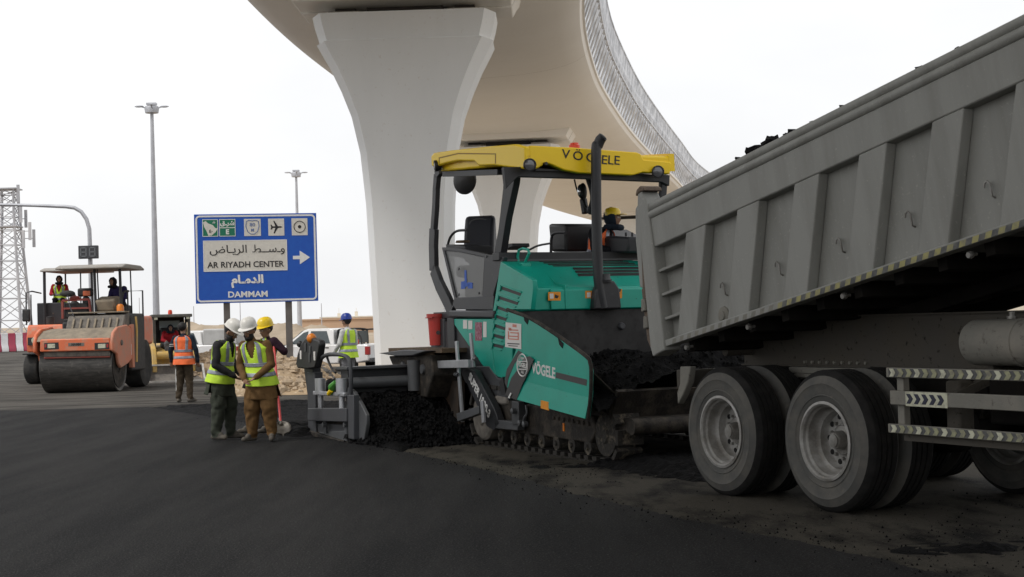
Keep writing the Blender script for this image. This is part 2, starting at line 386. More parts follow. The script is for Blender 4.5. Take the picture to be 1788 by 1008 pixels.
# steel lattice cladding along the outer right edge: one panel object per bay
tot = 0; acc = [0]
for i in range(len(cl)-1): tot += (cl[i+1]+nrm(i+1)*5.5-cl[i]-nrm(i)*5.5).length; acc.append(tot)
def edge_pt(s, off, z):
    for i in range(len(acc)-1):
        if acc[i] <= s <= acc[i+1]:
            t = (s-acc[i])/(acc[i+1]-acc[i]); nn = nrm(i).lerp(nrm(i+1), t).normalized()
            q_ = cl[i].lerp(cl[i+1], t); return q_+nn*(HWF(q_.y)+off)+Vector((0, 0, z))
s = 46.0; bay = 2.4
while s+bay < tot-2:
    b = MB()
    far = edge_pt(s, 0, 0).y > 95
    lo = lambda q: edge_pt(q, -.05, ZE); mi = lambda q: edge_pt(q, .42, ZE+1.15); hi = lambda q: edge_pt(q, .56, ZE+2.35); inn = lambda q: edge_pt(q, -.4, ZE+.9)
    r = .035
    b.bar(lo(s), lo(s+bay), .10); b.bar(mi(s), mi(s+bay), .11); b.bar(hi(s), hi(s+bay), .07); b.bar(inn(s), inn(s+bay), .08)
    k = 2; h = bay/k
    for j in range(k):
        q = s+j*h
        b.bar(lo(q), mi(q+h*.5), .07, .13); b.bar(lo(q+h), mi(q+h*.5), .07, .13)
        b.bar(inn(q+h*.5), mi(q+h*.5), .07, .12); b.bar(lo(q+.02), inn(q+.02), .06, .12)
        c0, c1, c2_ = lo(q+.03), mi(q+.03), inn(q+.03); e0 = edge_pt(q+.33, .18, ZE+.5); b.add([c0, c1, e0, c0+Vector((0, 0, .03))], [(0, 1, 2), (0, 2, 3)])
    for j in range(6):
        q = s+j*bay/6; b.bar(mi(q), hi(q), .035, .05)
        a0_ = mi(q).lerp(hi(q), .05); a1_ = mi(q+bay/6).lerp(hi(q+bay/6), .45); b.bar(a0_, a1_, .03, .04); b.bar(mi(q+bay/6), mi(q).lerp(hi(q), .45), .03, .04)
    b.build('lattice_panel', m_lattice, via, smooth=30)
    s += bay
# pillars: flared heads
PROF = [(-.3, 1.04, .92), (1, 1.06, .93), (3, 1.12, .95), (4.9, 1.19, .98), (6.3, 1.31, 1.02), (7.3, 1.52, 1.08), (8.0, 1.78, 1.15), (8.6, 2.05, 1.22), (9.1, 2.32, 1.3), (9.3, 2.42, 1.33), (9.32, 2.34, 1.3), (9.75, 2.46, 1.36), (10.05, 2.52, 1.4)]
fin = []
for i in range(len(PROF)-1):
    a, c = PROF[i], PROF[i+1]; kk = 4 if c[0]-a[0] > .5 else 1
    for j in range(kk): fin.append(tuple(a[q]+(c[q]-a[q])*j/kk for q in range(3)))
fin.append(PROF[-1])
def pillar(Y, label, sc=1.0, zt=10.05):
    p, nn, d = along(Y); z0 = hgt(p.x, p.y)-.3
    t = thing('pillar', label, 'pillar', (p.x, p.y, 0), math.atan2(d.y, d.x)-R_(90), 'viaduct pillars')
    b = MB()
    for z, hw, hd in fin:
        hw *= sc; hd *= sc; zz = z0 if z < 0 else z*zt/10.05; c = .20+.06*(hw-1); c2 = .32+.22*(hw-1)
        P8 = [(-hw, -hd+c2), (-hw+c, -hd), (hw-c, -hd), (hw, -hd+c2), (hw, hd-c2), (hw-c, hd), (-hw+c, hd), (-hw, hd-c2)]
        b.v += [(x, y, zz) for x, y in P8]
    L = len(fin)
    for i in range(L-1):
        for k in range(8): b.f.append((i*8+k, i*8+(k+1) % 8, (i+1)*8+(k+1) % 8, (i+1)*8+k)); b.m.append(0)
    b.f += [tuple(range(7, -1, -1)), tuple(range((L-1)*8, L*8))]; b.m += [0, 0]
    b.build('shaft', m_conc, t, smooth=20)
    for sx in (-1, 1):
        q = MB(); q.prism([(sx*1.65-.5, zt-.02), (sx*1.65+.5, zt-.02), (sx*1.65+.42, zt+.16), (sx*1.65-.42, zt+.16)], -.75, .75, 'y')
        q.box(sx*1.65-.28, sx*1.65+.28, -.45, .45, zt+.16, zt+.36, 1); q.build('bearing_block', [m_bear, m_darkgap], t)
    q = MB(); q.box(-1.05, 1.05, -.5, .5, zt-.01, zt+.30); q.build('shear_key', m_darkgap, t)
    # diaphragm that closes the deck above the pillar: flat soffit, sloping cheeks, both sides of the joint
    for sy in (-1, 1):
        q = MB(); y0, y1 = sorted((sy*.12, sy*1.55))
        q.prism([(-2.95, zt+.30), (2.95, zt+.30), (3.75, zt+1.75), (-3.75, zt+1.75)], y0, y1, 'y')
        q.prism([(-2.95, zt+.52), (2.95, zt+.52), (3.7, zt+1.25), (-3.7, zt+1.25)], y0*.98+.02*sy, y1+sy*.55, 'y')
        q.build('diaphragm', m_soffit, t, bevel=.03)
    return t
pillar(41.4, 'nearest white flared concrete pillar left of the yellow canopy')
pillar(72.5, 'second white pillar seen through the machine cab frame')
pillar(127, 'farthest flared pillar head behind the machine driver')

# ================================================================== poles, tower, sign and far things
m_pole = M('pole_steel', (.50,.51,.54), .5, .3, c2=(.42,.43,.46), scale=2)
def lamp_mast(px, py, d, h, label, hd=1):
    p = at(px, py, d); z0 = hgt(p.x, p.y); top = p.z
    t = thing('lamp_mast', label, 'lamp mast', (p.x, p.y, z0), 0, 'lighting masts')
    H = top-z0; b = MB(); b.tube([(0, 0, -.2), (0, 0, H*.5), (0, 0, H)], [.17*hd, .125*hd, .075*hd], 10); b.build('pole', m_pole, t)
    b = MB(); b.lathe([(.02, -.22), (.3, -.2), (.33, 0), (.3, .1), (.02, .16)], (0, 0, H), (0, 0, 1), 14); b.build('head_ring', m_pole, t)
    for k in range(4):
        a = R_(12+90*k); L = .5; c = (math.cos(a)*L, math.sin(a)*L, H+.1)
        q = MB(); q.bar((math.cos(a)*.25, math.sin(a)*.25, H+.02), c, .05); q.build('bracket', m_pole, t)
        q = MB(); q.ball((c[0]*1.12, c[1]*1.12, H+.1), .17, n=8, sc=(1.3 if k % 2 == 0 else .5, .5 if k % 2 == 0 else 1, .3)); q.build('floodlight', m_pole, t)
    q = MB(); q.box(-.22, .22, -.14, .14, H+.16, H+.26); q.build('hoist_box', m_pole, t)
lamp_mast(265, 190, 68, 12, 'nearer tall grey lighting mast left of the blue sign')
lamp_mast(517, 304, 99, 12, 'farther grey lighting mast rising behind the blue sign')
def thin_pole(px, py, d, label, w=.05):
    p = at(px, py, d); z0 = hgt(p.x, p.y); b = MB(); b.tube([(p.x, p.y, z0), (p.x, p.y, p.z)], [w, w*.6], 6)
    o = b.build('pole', m_pole); tag(o, label, 'pole', 'thin far poles')
thin_pole(419, 528, 120, 'thin pale pole under the blue sign between its posts')
thin_pole(561, 530, 120, 'thin pale pole right of the blue sign above the pickup')
thin_pole(338, 535, 120, 'thin pale pole above the white van left of the sign')
thin_pole(243, 520, 130, 'thin pale pole between the roller canopy and lamp mast')

# telecom lattice tower
p = at(13, 330, 150); z0 = hgt(p.x, p.y)
tw = thing('lattice_tower', 'tall pale lattice telecom tower at the far left', 'telecom tower', (p.x, p.y, z0))
HT = p.z-z0; wb, wt = 1.75, .85
def tw_pt(k, z): w = wb+(wt-wb)*min(1, z/(HT*.86)); sx, sy = ((-1, -1), (1, -1), (1, 1), (-1, 1))[k % 4]; return Vector((sx*w, sy*w, z))
m_tower = M('tower_steel', (.36,.37,.40), .6, .2, c2=(.50,.50,.52), scale=.5)
for k in range(4):
    b = MB(); b.tube([tw_pt(k, 0), tw_pt(k, HT*.86), tw_pt(k, HT)], [.17, .12, .1], 6); b.build('corner_leg', m_tower, tw)
lv = [0, 2.4, 4.6, 6.6, 8.4, 10.0, 11.5, 12.8, 14.0, 15.1, HT]
for i in range(len(lv)-1):
    if lv[i] >= HT: break
    b = MB(); z, z2 = lv[i], min(lv[i+1], HT)
    for k in range(4):
        b.bar(tw_pt(k, z), tw_pt(k+1, z2), .07); b.bar(tw_pt(k+1, z), tw_pt(k, z2), .07); b.bar(tw_pt(k, z2), tw_pt(k+1, z2), .08)
        mdl = (tw_pt(k, z)+tw_pt(k+1, z2))/2; b.bar(mdl, tw_pt(k, (z+z2)/2), .05)
    b.build('brace', m_tower, tw)
for i, (k, z, o_) in enumerate(((1, HT-.6, .5), (1, HT-2.6, .7), (2, HT-3.0, .6), (0, HT-.8, -.5), (1, HT-5.2, .8), (1, HT-4.4, 1.5), (2, HT-5, 1.2))):
    q = tw_pt(k, z); b = MB(); b.box(q.x+o_-.13, q.x+o_+.13, q.y-.1, q.y+.1, z-.9, z+.9); b.bar(q, (q.x+o_, q.y, z), .07); b.build('antenna', m_tower, tw)
for z_ in (HT-3.9, HT-.1):
    b = MB(); b.box(-1.15, 1.15, -1.15, 1.15, z_, z_+.12); b.build('platform', m_tower, tw)

# traffic signal arm with the countdown box
t = thing('traffic_signal', 'curved grey signal arm with a dark square countdown box', 'traffic signal')
zz = 57; p0 = at(161, 560, zz); g0 = hgt(p0.x, p0.y)
pl = [(p0.x, zz, g0)]+[tuple(at(x, y, zz)) for x, y in ((157, 430), (156, 400), (151, 383), (142, 370), (130, 363), (115, 361), (60, 359), (-60, 356))]
b = MB(); b.tube(pl, [.1, .085, .08, .08, .075, .075, .07, .06, .05], 8); b.build('mast_arm', m_pole, t)
m_sig = M('signal_black', (.05,.052,.058), .6); m_seg = M('signal_segment', (.16,.17,.18), .5)
c = at(154.5, 440.5, zz-.25); b = MB(); b.box(c.x-.37, c.x+.37, c.y-.08, c.y+.1, c.z-.25, c.z+.25); cb = b.build('countdown_box', m_sig, t, bevel=.02)
for sx in (-.17, .17):
    b = MB(); y = c.y-.095
    for (x0, x1, z0_, z1_) in ((-.1, .1, .14, .18), (-.1, .1, -.02, .02), (-.1, .1, -.18, -.14), (-.12, -.08, -.17, .17), (.08, .12, -.17, .17)):
        b.box(c.x+sx+x0, c.x+sx+x1, y, y+.012+.001*(x0 < -.11), c.z+z0_, c.z+z1_)
    b.build('digit', m_seg, cb)

# red and white barrier
m_bw = M('barrier_white', (.74,.74,.76), .6, c2=(.6,.59,.58), scale=2); m_br = M('barrier_red', (.40,.045,.09), .6, c2=(.32,.05,.08), scale=2)
p1 = at(52, 611, 80); p2 = at(-12, 612.5, 79)
N = 5; dv = (p2-p1)/N
for i in range(N):
    a = p1+dv*i; zb = hgt(a.x, a.y)
    ang = math.atan2(dv.y, dv.x); w = dv.length*.94
    o = thing('barrier', f'{"red" if i%2==0 else "white"} plastic road barrier, {["at the right end, nearest the roller","second from the right end","third from the right end","fourth from the right end","at the left frame edge"][i]}', 'barrier', (a.x, a.y, zb), ang, 'red and white road barriers')
    b = MB(); b.prism([(-.28, 0), (.28, 0), (.26, .2), (.1, .42), (.08, .98), (-.08, .98), (-.1, .42), (-.26, .2)], 0, w, 'x', 0)
    b.build('barrier_body', m_br if i % 2 == 0 else m_bw, o, bevel=.02)
    q = MB(); q.box(w, w/.94, -.03, .03, .3, .7); q.build('connector', m_bw, o)

# blue direction sign
m_blue = M('sign_blue', (.006,.085,.47), .45, c2=(.008,.10,.50), scale=6); m_sgreen = M('sign_green', (.005,.17,.095), .45)
m_swhite = M('sign_white', (.80,.80,.78), .45, c2=(.74,.74,.72), scale=9); m_spanel = M('sign_cream', (.70,.68,.62), .5, c2=(.63,.61,.56), scale=6); m_sblk = M('sign_black', (.012,.012,.014), .5)
m_sback = M('sign_back', (.30,.31,.32), .5, .5); m_post = M('sign_post', (.17,.155,.145), .7, .2, c2=(.11,.10,.095), scale=3); m_lblue = M('sign_light_blue', (.10,.16,.36), .5)
dS = 42.0; A = at(342, 528, dS); Bp = at(556, 525.5, dS+.7); ux = Vector((Bp.x-A.x, Bp.y-A.y, 0)); SW = ux.length; ux.normalize()
SH = (at(338, 372, dS)-A).z; SZ = min(A.z, Bp.z)
sg = thing('road_sign', 'blue bilingual motorway direction sign on two posts', 'road sign', (A.x, A.y, 0), math.atan2(ux.y, ux.x))
b = MB(); b.box(0, SW, 0, .05, SZ, SZ+SH); b.build('sign_panel', [m_blue], sg, bevel=.008)
def rr_ring(b, x0, x1, z0, z1, r, w, y, th, m=0):
    def rect(x0, x1, z0, z1, r):
        res = []
        for cx, cz, a0 in ((x1-r, z1-r, 0), (x0+r, z1-r, 90), (x0+r, z0+r, 180), (x1-r, z0+r, 270)):
            for k in range(6): a = R_(a0+90*k/5); res.append((cx+r*math.cos(a), cz+r*math.sin(a)))
        return res
    o_ = rect(x0, x1, z0, z1, r); i_ = rect(x0+w, x1-w, z0+w, z1-w, max(.005, r-w)); n = len(o_)
    vs = [(x, y, z) for x, z in o_]+[(x, y, z) for x, z in i_]+[(x, y+th, z) for x, z in o_]+[(x, y+th, z) for x, z in i_]
    fs = []
    for k in range(n):
        j = (k+1) % n; fs += [(k, j, n+j, n+k), (k, 2*n+k, 2*n+j, j), (n+k, n+j, 3*n+j, 3*n+k)]
    b.add(vs, fs, m)
U = SW/213.0; V = SH/155.0     # one photo pixel on the panel
X = lambda px: (px-340)*U
Z = lambda py: SZ+SH-(py-372)*V
b = MB(); rr_ring(b, .035, SW-.035, SZ+.035, SZ+SH-.035, .12, .05, -.006, .006); b.build('border', m_swhite, sg)
b = MB(); b.box(X(354.5), X(500), -.008, 0, Z(472), Z(418)); b.build('destination_panel', m_spanel, sg)
b = MB(); rr_ring(b, X(354.5), X(500), Z(472), Z(418), .02, .02, -.011, .004); b.build('panel_rim', m_swhite, sg)
TX = dict(ux=(1, 0, 0), up=(0, 0, 1))
ya = -.013
text('\uFEC2\u0640\u0640\uFEB4\u0640\uFEED'.replace('\uFEB4', '\uFEB3'), 19*V, sg, (X(468), ya, Z(434)), mat=m_sblk, bold=.001, sx=1.05, **TX)
text('\uFEBD\uFE8E\u0640\uFEF3\uFEAE\uFEDF\uFE8D', 19*V, sg, (X(398), ya, Z(434)), mat=m_sblk, bold=.001, sx=1.12, **TX)
text('AR RIYADH CENTER', 14.5*V, sg, (X(427.5), ya, Z(461)), mat=m_sblk, bold=.0035, sx=.99, **TX)
text('\uFEE1\uFE8E\u0640\uFEE3\uFEAA\uFEDF\uFE8D', 19*V, sg, (X(430), -.006, Z(487)), mat=m_swhite, bold=.014, sx=1.12, **TX)
text('DAMMAM', 14.5*V, sg, (X(430), -.006, Z(513)), mat=m_swhite, bold=.006, sx=1.08, **TX)
b = MB(); b.prism([(X(510), Z(447)), (X(522), Z(447)), (X(522), Z(438)), (X(540), Z(450)), (X(522), Z(462)), (X(522), Z(453)), (X(510), Z(453))], -.006, 0, 'y'); b.build('arrow', m_swhite, sg)
# route plates
for x0, x1 in ((354, 381), (383, 411)):
    b = MB(); b.box(X(x0), X(x1), -.008, 0, Z(411), Z(381)); pl_ = b.build('route_plate', m_sgreen, sg)
    q = MB(); rr_ring(q, X(x0), X(x1), Z(411), Z(381), .012, .016, -.011, .004); q.build('plate_rim', m_swhite, pl_)
    if x0 == 354:
        q = MB(); q.prism([(X(a), Z(c)) for a, c in ((355.5, 386), (360, 384), (364, 388), (372, 391), (376, 396), (380, 397), (377, 403), (370, 409), (364, 409.5), (361, 401), (357, 394))], -.012, -.007, 'y'); q.build('map_outline', m_spanel, pl_)
        text('\u0664\u0660', 8*V, pl_, (X(368.5), -.015, Z(402)), mat=m_sblk, bold=.004, **TX); text('\uFEB7', 6*V, pl_, (X(374), -.012, Z(386)), mat=m_swhite, bold=.003, **TX)
    else:
        q = MB(); q.box(X(383.5), X(410.5), -.0115, -.008, Z(396.6), Z(395.4)); q.build('divider', m_swhite, pl_)
        text('\uFED5\u0640\uFEAE\uFEB7', 11*V, pl_, (X(397), -.012, Z(388)), mat=m_swhite, bold=.006, **TX)
        text('E', 11.5*V, pl_, (X(397), -.012, Z(403.5)), mat=m_swhite, bold=.008, **TX)
for x0, x1, k in ((426, 455, 0), (468, 496, 1), (509, 537, 2)):
    b = MB(); b.box(X(x0), X(x1), -.008, 0, Z(411), Z(381)); pl_ = b.build('symbol_plate', m_spanel, sg); cx = X((x0+x1)/2); cz = Z(396)
    if k == 0:
        o_ = [(-10, 10), (-6, 12), (0, 11), (6, 12), (10, 10), (11, 2), (8, -7), (3, -11), (-3, -11), (-8, -7), (-11, 2)]
        q = MB(); q.tube([(cx+a*U*1.05, -.01, cz+c*V*1.05) for a, c in o_+o_[:1]], .011, 4, caps=False); q.build('shield', m_lblue, pl_)
        text('80', 8.5*V, pl_, (cx, -.012, cz+4.5*V), mat=m_lblue, bold=.001, sx=1.15, **TX); text('M', 7*V, pl_, (cx, -.012, cz-5*V), mat=m_lblue, bold=.004, **TX)
    elif k == 1:
        q = MB(); s_ = U*1.0
        pts_ = [(11, 0), (8, 1.2), (3, 1.4), (-3, 10), (-5, 10), (-1.5, 1.4), (-6, 1.2), (-8.5, 4), (-10, 4), (-9, 0), (-10, -4), (-8.5, -4), (-6, -1.2), (-1.5, -1.4), (-5, -10), (-3, -10), (3, -1.4), (8, -1.2)]
        q.prism([(cx+a*s_, cz+c*s_*1.1) for a, c in pts_], -.012, -.007, 'y'); q.build('aeroplane', m_sblk, pl_)
    else:
        q = MB(); q.tube([(cx+10*U*math.cos(a*6.283/20), -.01, cz+10*U*math.sin(a*6.283/20)) for a in range(21)], .011, 4, caps=False); q.build('ring', m_sblk, pl_)
        q = MB(); q.lathe([(0, .014), (3*U, .014), (3*U, .006)], (cx, 0, cz), (0, -1, 0), 14); q.build('dot', m_sblk, pl_)
for px in (393, 501):
    b = MB(); x = X(px); zb = -.2
    b.box(x-.09, x+.09, .07, .09, zb, SZ+SH-.1); b.box(x-.09, x+.09, .25, .27, zb, SZ+SH-.1); b.box(x-.012, x+.012, .09, .25, zb, SZ+SH-.1)
    b.build('post', m_post, sg)
for z in (SZ+.3, SZ+1.2, SZ+2.1):
    b = MB(); b.box(.05, SW-.05, .051, .069, z-.05, z+.05); b.build('rail', m_sback, sg)

# far buildings
m_ochre = M('ochre_wall', (.52,.35,.23), .9, c2=(.45,.31,.21), scale=.2); m_tan = M('tan_wall', (.40,.31,.22), .9, c2=(.34,.27,.2), scale=.2)
m_cream = M('cream_wall', (.72,.66,.55), .9, c2=(.6,.55,.46), scale=.3); m_dark = M('dark_opening', (.035,.035,.04), .5)
def building(x0, x1, yb, d, zt, mat, label, roofm=None, wins=6):
    a = at(x0, yb, d); c = at(x1, yb, d); w = (c-a).x
    t = thing('building', label, 'building', (a.x, d, 0)); z0 = hgt(a.x, d)-.5
    b = MB(); b.box(0, w, 0, 9, z0, zt); b.build('wall', mat, t)
    b = MB(); b.box(-.15, w+.15, -.15, 9.15, zt, zt+.18); b.build('parapet', roofm or mat, t)
    for i in range(wins):
        x = w*(i+.5)/wins; q = MB(); q.box(x-.5, x+.5, -.04, .02, zt-1.5, zt-.6); q.build('window', m_dark, t)
    return t
building(527, 700, 566, 190, 2.62, m_ochre, 'long low orange desert building behind the pickup truck', m_ochre, 0)
t = building(560, 665, 562, 205, 2.95, m_ochre, 'taller set-back part of the orange buildings, behind the blue helmet', m_cream, 0)
for i, x in enumerate((2.2, 4.6, 7.5)):
    q = MB(); q.box(x, x+.4, 1, 1.4, 3.1, 3.6+.2*i); q.bar((x+.2, 1.2, 3.5), (x+.2, 1.2, 4.3), .05); q.build('roof_vent', m_cream, t)
building(1722, 1850, 541, 95, 2.02, m_cream, 'low cream building seen under the raised truck bed', m_cream, 8)
building(1745, 1775, 530, 110, 2.45, m_cream, 'small cream rooftop box beyond the low building', m_cream, 1)

# ================================================================== dump truck
T = Frame(1.74, 12.7, 26.5)
truck = thing('dump_truck', 'large grey dump truck with its tipping body raised at the paver', 'dump truck', T.o, T.rot())
m_tg = M('truck_grey', (.275,.277,.258), .55, .0, c2=(.215,.215,.197), scale=2.2, lo=.42, hi=.72, bump=.06, bscale=9, c3=(.36,.355,.32), s3=34, lo3=.6, hi3=.74, spec=.35, stretch=(2.2, 2.2, .35))
m_tg2 = M('truck_dusty', (.19,.185,.163), .75, c2=(.27,.25,.215), scale=2.2, lo=.45, hi=.75, bump=.15, bscale=40, c3=(.09,.08,.068), s3=14, lo3=.6, hi3=.72, spec=.2)
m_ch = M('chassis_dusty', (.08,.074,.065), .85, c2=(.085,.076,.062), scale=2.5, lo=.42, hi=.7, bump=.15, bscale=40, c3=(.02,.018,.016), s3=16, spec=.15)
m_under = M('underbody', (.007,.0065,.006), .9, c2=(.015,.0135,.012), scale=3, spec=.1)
m_rub = M('tyre_rubber', (.085,.085,.081), .85, c2=(.125,.118,.105), scale=5, lo=.4, hi=.7, bump=.15, bscale=60, c3=(.15,.135,.115), s3=16, lo3=.62, hi3=.8, spec=.2)
m_tread = M('tyre_tread', (.012,.012,.012), .9, c2=(.022,.021,.02), scale=8, spec=.15)
m_rim = M('rim_steel', (.36,.355,.34), .6, .2, c2=(.14,.13,.115), scale=5, lo=.4, hi=.7, bump=.08, bscale=50, c3=(.27,.255,.225), s3=20)
m_hub = M('hub_steel', (.27,.265,.25), .4, .5, c2=(.17,.16,.145), scale=12)
m_rust = M('rusty_edge', (.16,.12,.09), .9, c2=(.10,.075,.06), scale=9, bump=.3, bscale=50, c3=(.24,.2,.17), s3=20)
m_yel = M('stripe_yellow', (.36,.33,.13), .7, c2=(.22,.21,.14), scale=14); m_nvy = M('stripe_navy', (.07,.072,.075), .7, c2=(.14,.14,.13), scale=14)
m_refw = M('reflective_white', (.55,.55,.42), .5, c2=(.30,.29,.22), scale=16, lo=.5, hi=.7); m_refy = M('reflective_yellowish', (.34,.34,.20), .6, c2=(.18,.17,.13), scale=16)
m_hole = M('dark_hole', (.006,.006,.006), .9)

def tyre_profile(R, r, w):     # closed section (radius, height) h along the axle, 0 = outer face
    s = [(r, .012), (r+.03, .0), (r+.045, -.004), (r+.052, -.012), (r+.06, -.006), (r+.10, -.012), (R-.115, -.013), (R-.105, -.019), (R-.095, -.012), (R-.045, .006), (R-.012, .028), (R, .045)]
    g_ = []
    for k in range(1, 4):
        h = .045+(w-.09)*k/4; g_ += [(R, h-.008), (R-.014, h-.006), (R-.014, h+.006), (R, h+.008)]
    return s+g_+[(R, w-.045), (R-.012, w-.028), (R-.045, w-.006), (R-.10, w+.012), (r+.10, w+.012), (r+.03, w), (r, w-.012)]
def make_wheel(parent, x, l, z, R=.548, w=.29, out=-1, deep=.2, r=.30, nuts=10, mt=None):
    """wheel standing at x, its outer face at lateral l; out=-1 faces right, +1 left"""
    o = bpy.data.objects.new('wheel', None); COL.objects.link(o); o.parent = parent; o.location = (x, l, z); o.rotation_euler = (0, random.uniform(0, 3), 0)
    ax = (0, -out, 0)
    b = MB(); pr = tyre_profile(R, r, w); b.lathe(pr, (0, 0, 0), ax, 48, closed=True)
    n = 48
    for i, f in enumerate(b.f):
        seg = i//n
        if 9 <= seg <= 23: b.m[i] = 1
    b.build('tyre', [m_rub, m_tread], o, smooth=30)
    b = MB(); b.lathe([(r+.001, .014), (r+.008, -.004), (r-.012, -.010), (r-.024, .004), (r-.026, .03), (r-.04, .045), (r-.045, deep*.55), (r-.055, deep*.62), (r-.075, deep*.68), (r-.08, deep*.93), (.21, deep), (.13, deep-.012), (.115, deep-.03), (.11, deep)], (0, 0, 0), ax, 40)
    b.lathe([(r+.001, w-.014), (r-.02, w), (r-.03, w-.02), (r-.045, deep*.9)], (0, 0, 0), ax, 24)
    b.build('rim', m_rim, o, smooth=35)
    b = MB()
    for k in range(10):
        a = 6.283*(k+.5)/10; c = Vector((math.cos(a)*.183, 0, math.sin(a)*.183)); b.lathe([(0, deep-.012), (.022, deep-.012), (.022, deep)], c, ax, 8)
    b.build('hand_hole', m_hole, o)['kind'] = 'stuff'
    b = MB(); h0 = deep
    b.lathe([(.115, h0), (.112, h0-.03), (.075, h0-.035), (.068, h0-.10), (.06, h0-.112), (.052, h0-.112), (.05, h0-.122), (0, h0-.124)], (0, 0, 0), ax, 20); b.build('hub', m_hub, o, smooth=35)
    b = MB()
    for k in range(nuts):
        a = 6.283*k/nuts; c = Vector((math.cos(a)*.145, 0, math.sin(a)*.145)); b.lathe([(0, h0-.035), (.013, h0-.035), (.016, h0-.008)], c, ax, 6)
    w_ = b.build('wheel_nuts', m_hub, o); w_['kind'] = 'stuff'
    return o
wr = make_wheel(truck, 0, 0, .55)
def cp(x, l, z, rz=0):
    c = copy_tree(wr, truck); c.location = (x, l, z); c.rotation_euler = (0, random.uniform(0, 3), rz); return c
XB = 1.40
for x in (0, XB):
    if x: cp(x, 0, .55)
    cp(x, .335+.29, .55, math.pi)
    cp(x, 2.5, .55, math.pi); cp(x, 2.5-.625, .55)
for x in (5.0,):
    cp(x, .05, .55); cp(x, 2.45, .55, math.pi)
# axles, springs
for x in (0, XB, 5.0):
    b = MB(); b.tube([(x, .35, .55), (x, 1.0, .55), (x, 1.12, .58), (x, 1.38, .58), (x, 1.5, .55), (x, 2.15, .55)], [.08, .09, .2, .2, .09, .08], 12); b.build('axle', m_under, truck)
for l in (.88, 1.62):
    b = MB()
    for k in range(6):
        z = .72+.028*k; e = .75-.09*k; b.box(XB/2-e, XB/2+e, l-.05, l+.05, z, z+.024)
    b.build('leaf_spring', m_under, truck)
# chassis rails
for l, nm in ((.80, 0), (1.64, 1)):
    b = MB(); x0, x1 = -.75, 6.6
    b.box(x0, x1, l, l+.012, 1.09, 1.50); b.box(x0, x1, l-.035 if nm == 0 else l-.06, l+.07, 1.50, 1.512); b.box(x0, x1, l-.035 if nm == 0 else l-.06, l+.07, 1.078, 1.09)
    b.build('chassis_rail', m_ch, truck)
b = MB(); b.box(.02, 1.1, .72, .80, 1.02, 1.075)
b.box(.12, 1.0, .70, .80, .985, 1.02); b.build('spring_bracket', m_tg2, truck, bevel=.006)
for k in range(9):
    b = MB(); b.lathe([(0, .02), (.014, .02), (.016, 0)], (.16+.1*k, .80, 1.115), (0, -1, 0), 6); b.lathe([(0, .03), (.02, .03), (.02, 0)], (.16+.1*k, .76, 1.0), (0, 0, -1), 6); o = b.build('bolt', m_tg2, truck)
for k in range(6):
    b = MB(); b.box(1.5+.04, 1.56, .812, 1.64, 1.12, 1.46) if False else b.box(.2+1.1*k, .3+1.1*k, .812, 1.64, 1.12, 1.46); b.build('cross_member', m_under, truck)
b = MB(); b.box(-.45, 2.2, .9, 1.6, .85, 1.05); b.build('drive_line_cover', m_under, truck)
# air tank on the rail
(xa, za), (xb, zb), (xc, zc) = T.side([(1675, 610), (1768, 600), (1718, 578)], .45)
zt = 1.29; b = MB()
b.lathe([(0, -.04), (.08, -.03), (.15, 0), (.165, .03), (.165, .46), (.172, .465), (.172, .5), (.165, .505), (.165, .70), (.16, .72), (.15, .715), (0, .69)], (xa+.05, .55, zt), (1, 0, 0), 28); at_ = b.build('air_tank', m_tg2, truck)
b = MB(); b.lathe([(0, .05), (.02, .05), (.02, .02), (.035, .02), (.035, 0)], (xa+.42, .55, zt+.165), (0, 0, 1), 8); b.build('valve', m_hub, at_)
b = MB(); b.bar((xa+.2, .55, zt-.1), (xa+.2, .78, zt-.1), .05, .3); b.build('tank_bracket', m_ch, truck)
# side guard with chevron strips
gx0 = T.side([(1547, 650)], 0)[0][0]; gx1 = 4.2
def chevrons(x0, x1, z0, z1, n, ma, mb, l, parent, off=0):
    for i in range(n):
        w = (x1-x0)/n; x = x0+w*i; d = (z1-z0)*.4; zm = (z0+z1)/2; e = w*.5
        b = MB(); b.prism([(x, z0), (x+e, z0), (x+e+d, zm), (x+e, z1), (x, z1), (x+d, zm)], l-.004, l, 'y'); b.build('chevron', ma[i % len(ma)], parent)
for (z0, z1) in ((1.055, 1.125), (.655, .72)):
    b = MB(); b.box(gx0, gx1, 0, .035, z0, z1); gr = b.build('guard_rail', m_tg2, truck, bevel=.005)
    b = MB(); b.box(gx0+.03, gx0+1.5, -.0035, 0, z0+.005, z1-.005); b.build('reflective_strip', m_nvy, gr)
    chevrons(gx0+.04, gx0+1.5, z0+.006, z1-.006, 17, (m_refw, m_refy, m_refy), None, -.0037, gr)
b = MB(); b.box(gx0+.03, gx1, .002, .04, .86, .96); gr = b.build('guard_board', m_tg2, truck, bevel=.005)
b = MB(); b.box(gx0+.20, gx0+.62, -.002, .002, .855, .958); b.build('reflective_plate', m_refw, gr)
chevrons(gx0+.21, gx0+.60, .872, .942, 5, (M('plate_navy', (.01,.012,.035), .5),), None, -.002, gr)
for x in (gx0+.06, gx0+1.38, gx0+2.05):
    b = MB(); b.box(x, x+.07, .045, .10, .66, 1.12); b.build('guard_post', m_tg2, truck, bevel=.004)
for x in (gx0+.5, gx0+1.6):
    b = MB(); b.bar((x, .1, .9), (x, .8, 1.12), .06); b.build('guard_arm', m_ch, truck)
b = MB(); b.prism([(gx0+.36, .64), (gx0+.50, .64), (gx0+.50, 1.03), (gx0+.36, 1.03)], .22, .36, 'y'); b.build('battery_post', m_ch, truck, bevel=.02)
b = MB(); b.box(gx0+.1, gx1, .06, .5, .60, .652); b.build('guard_shelf', m_ch, truck)
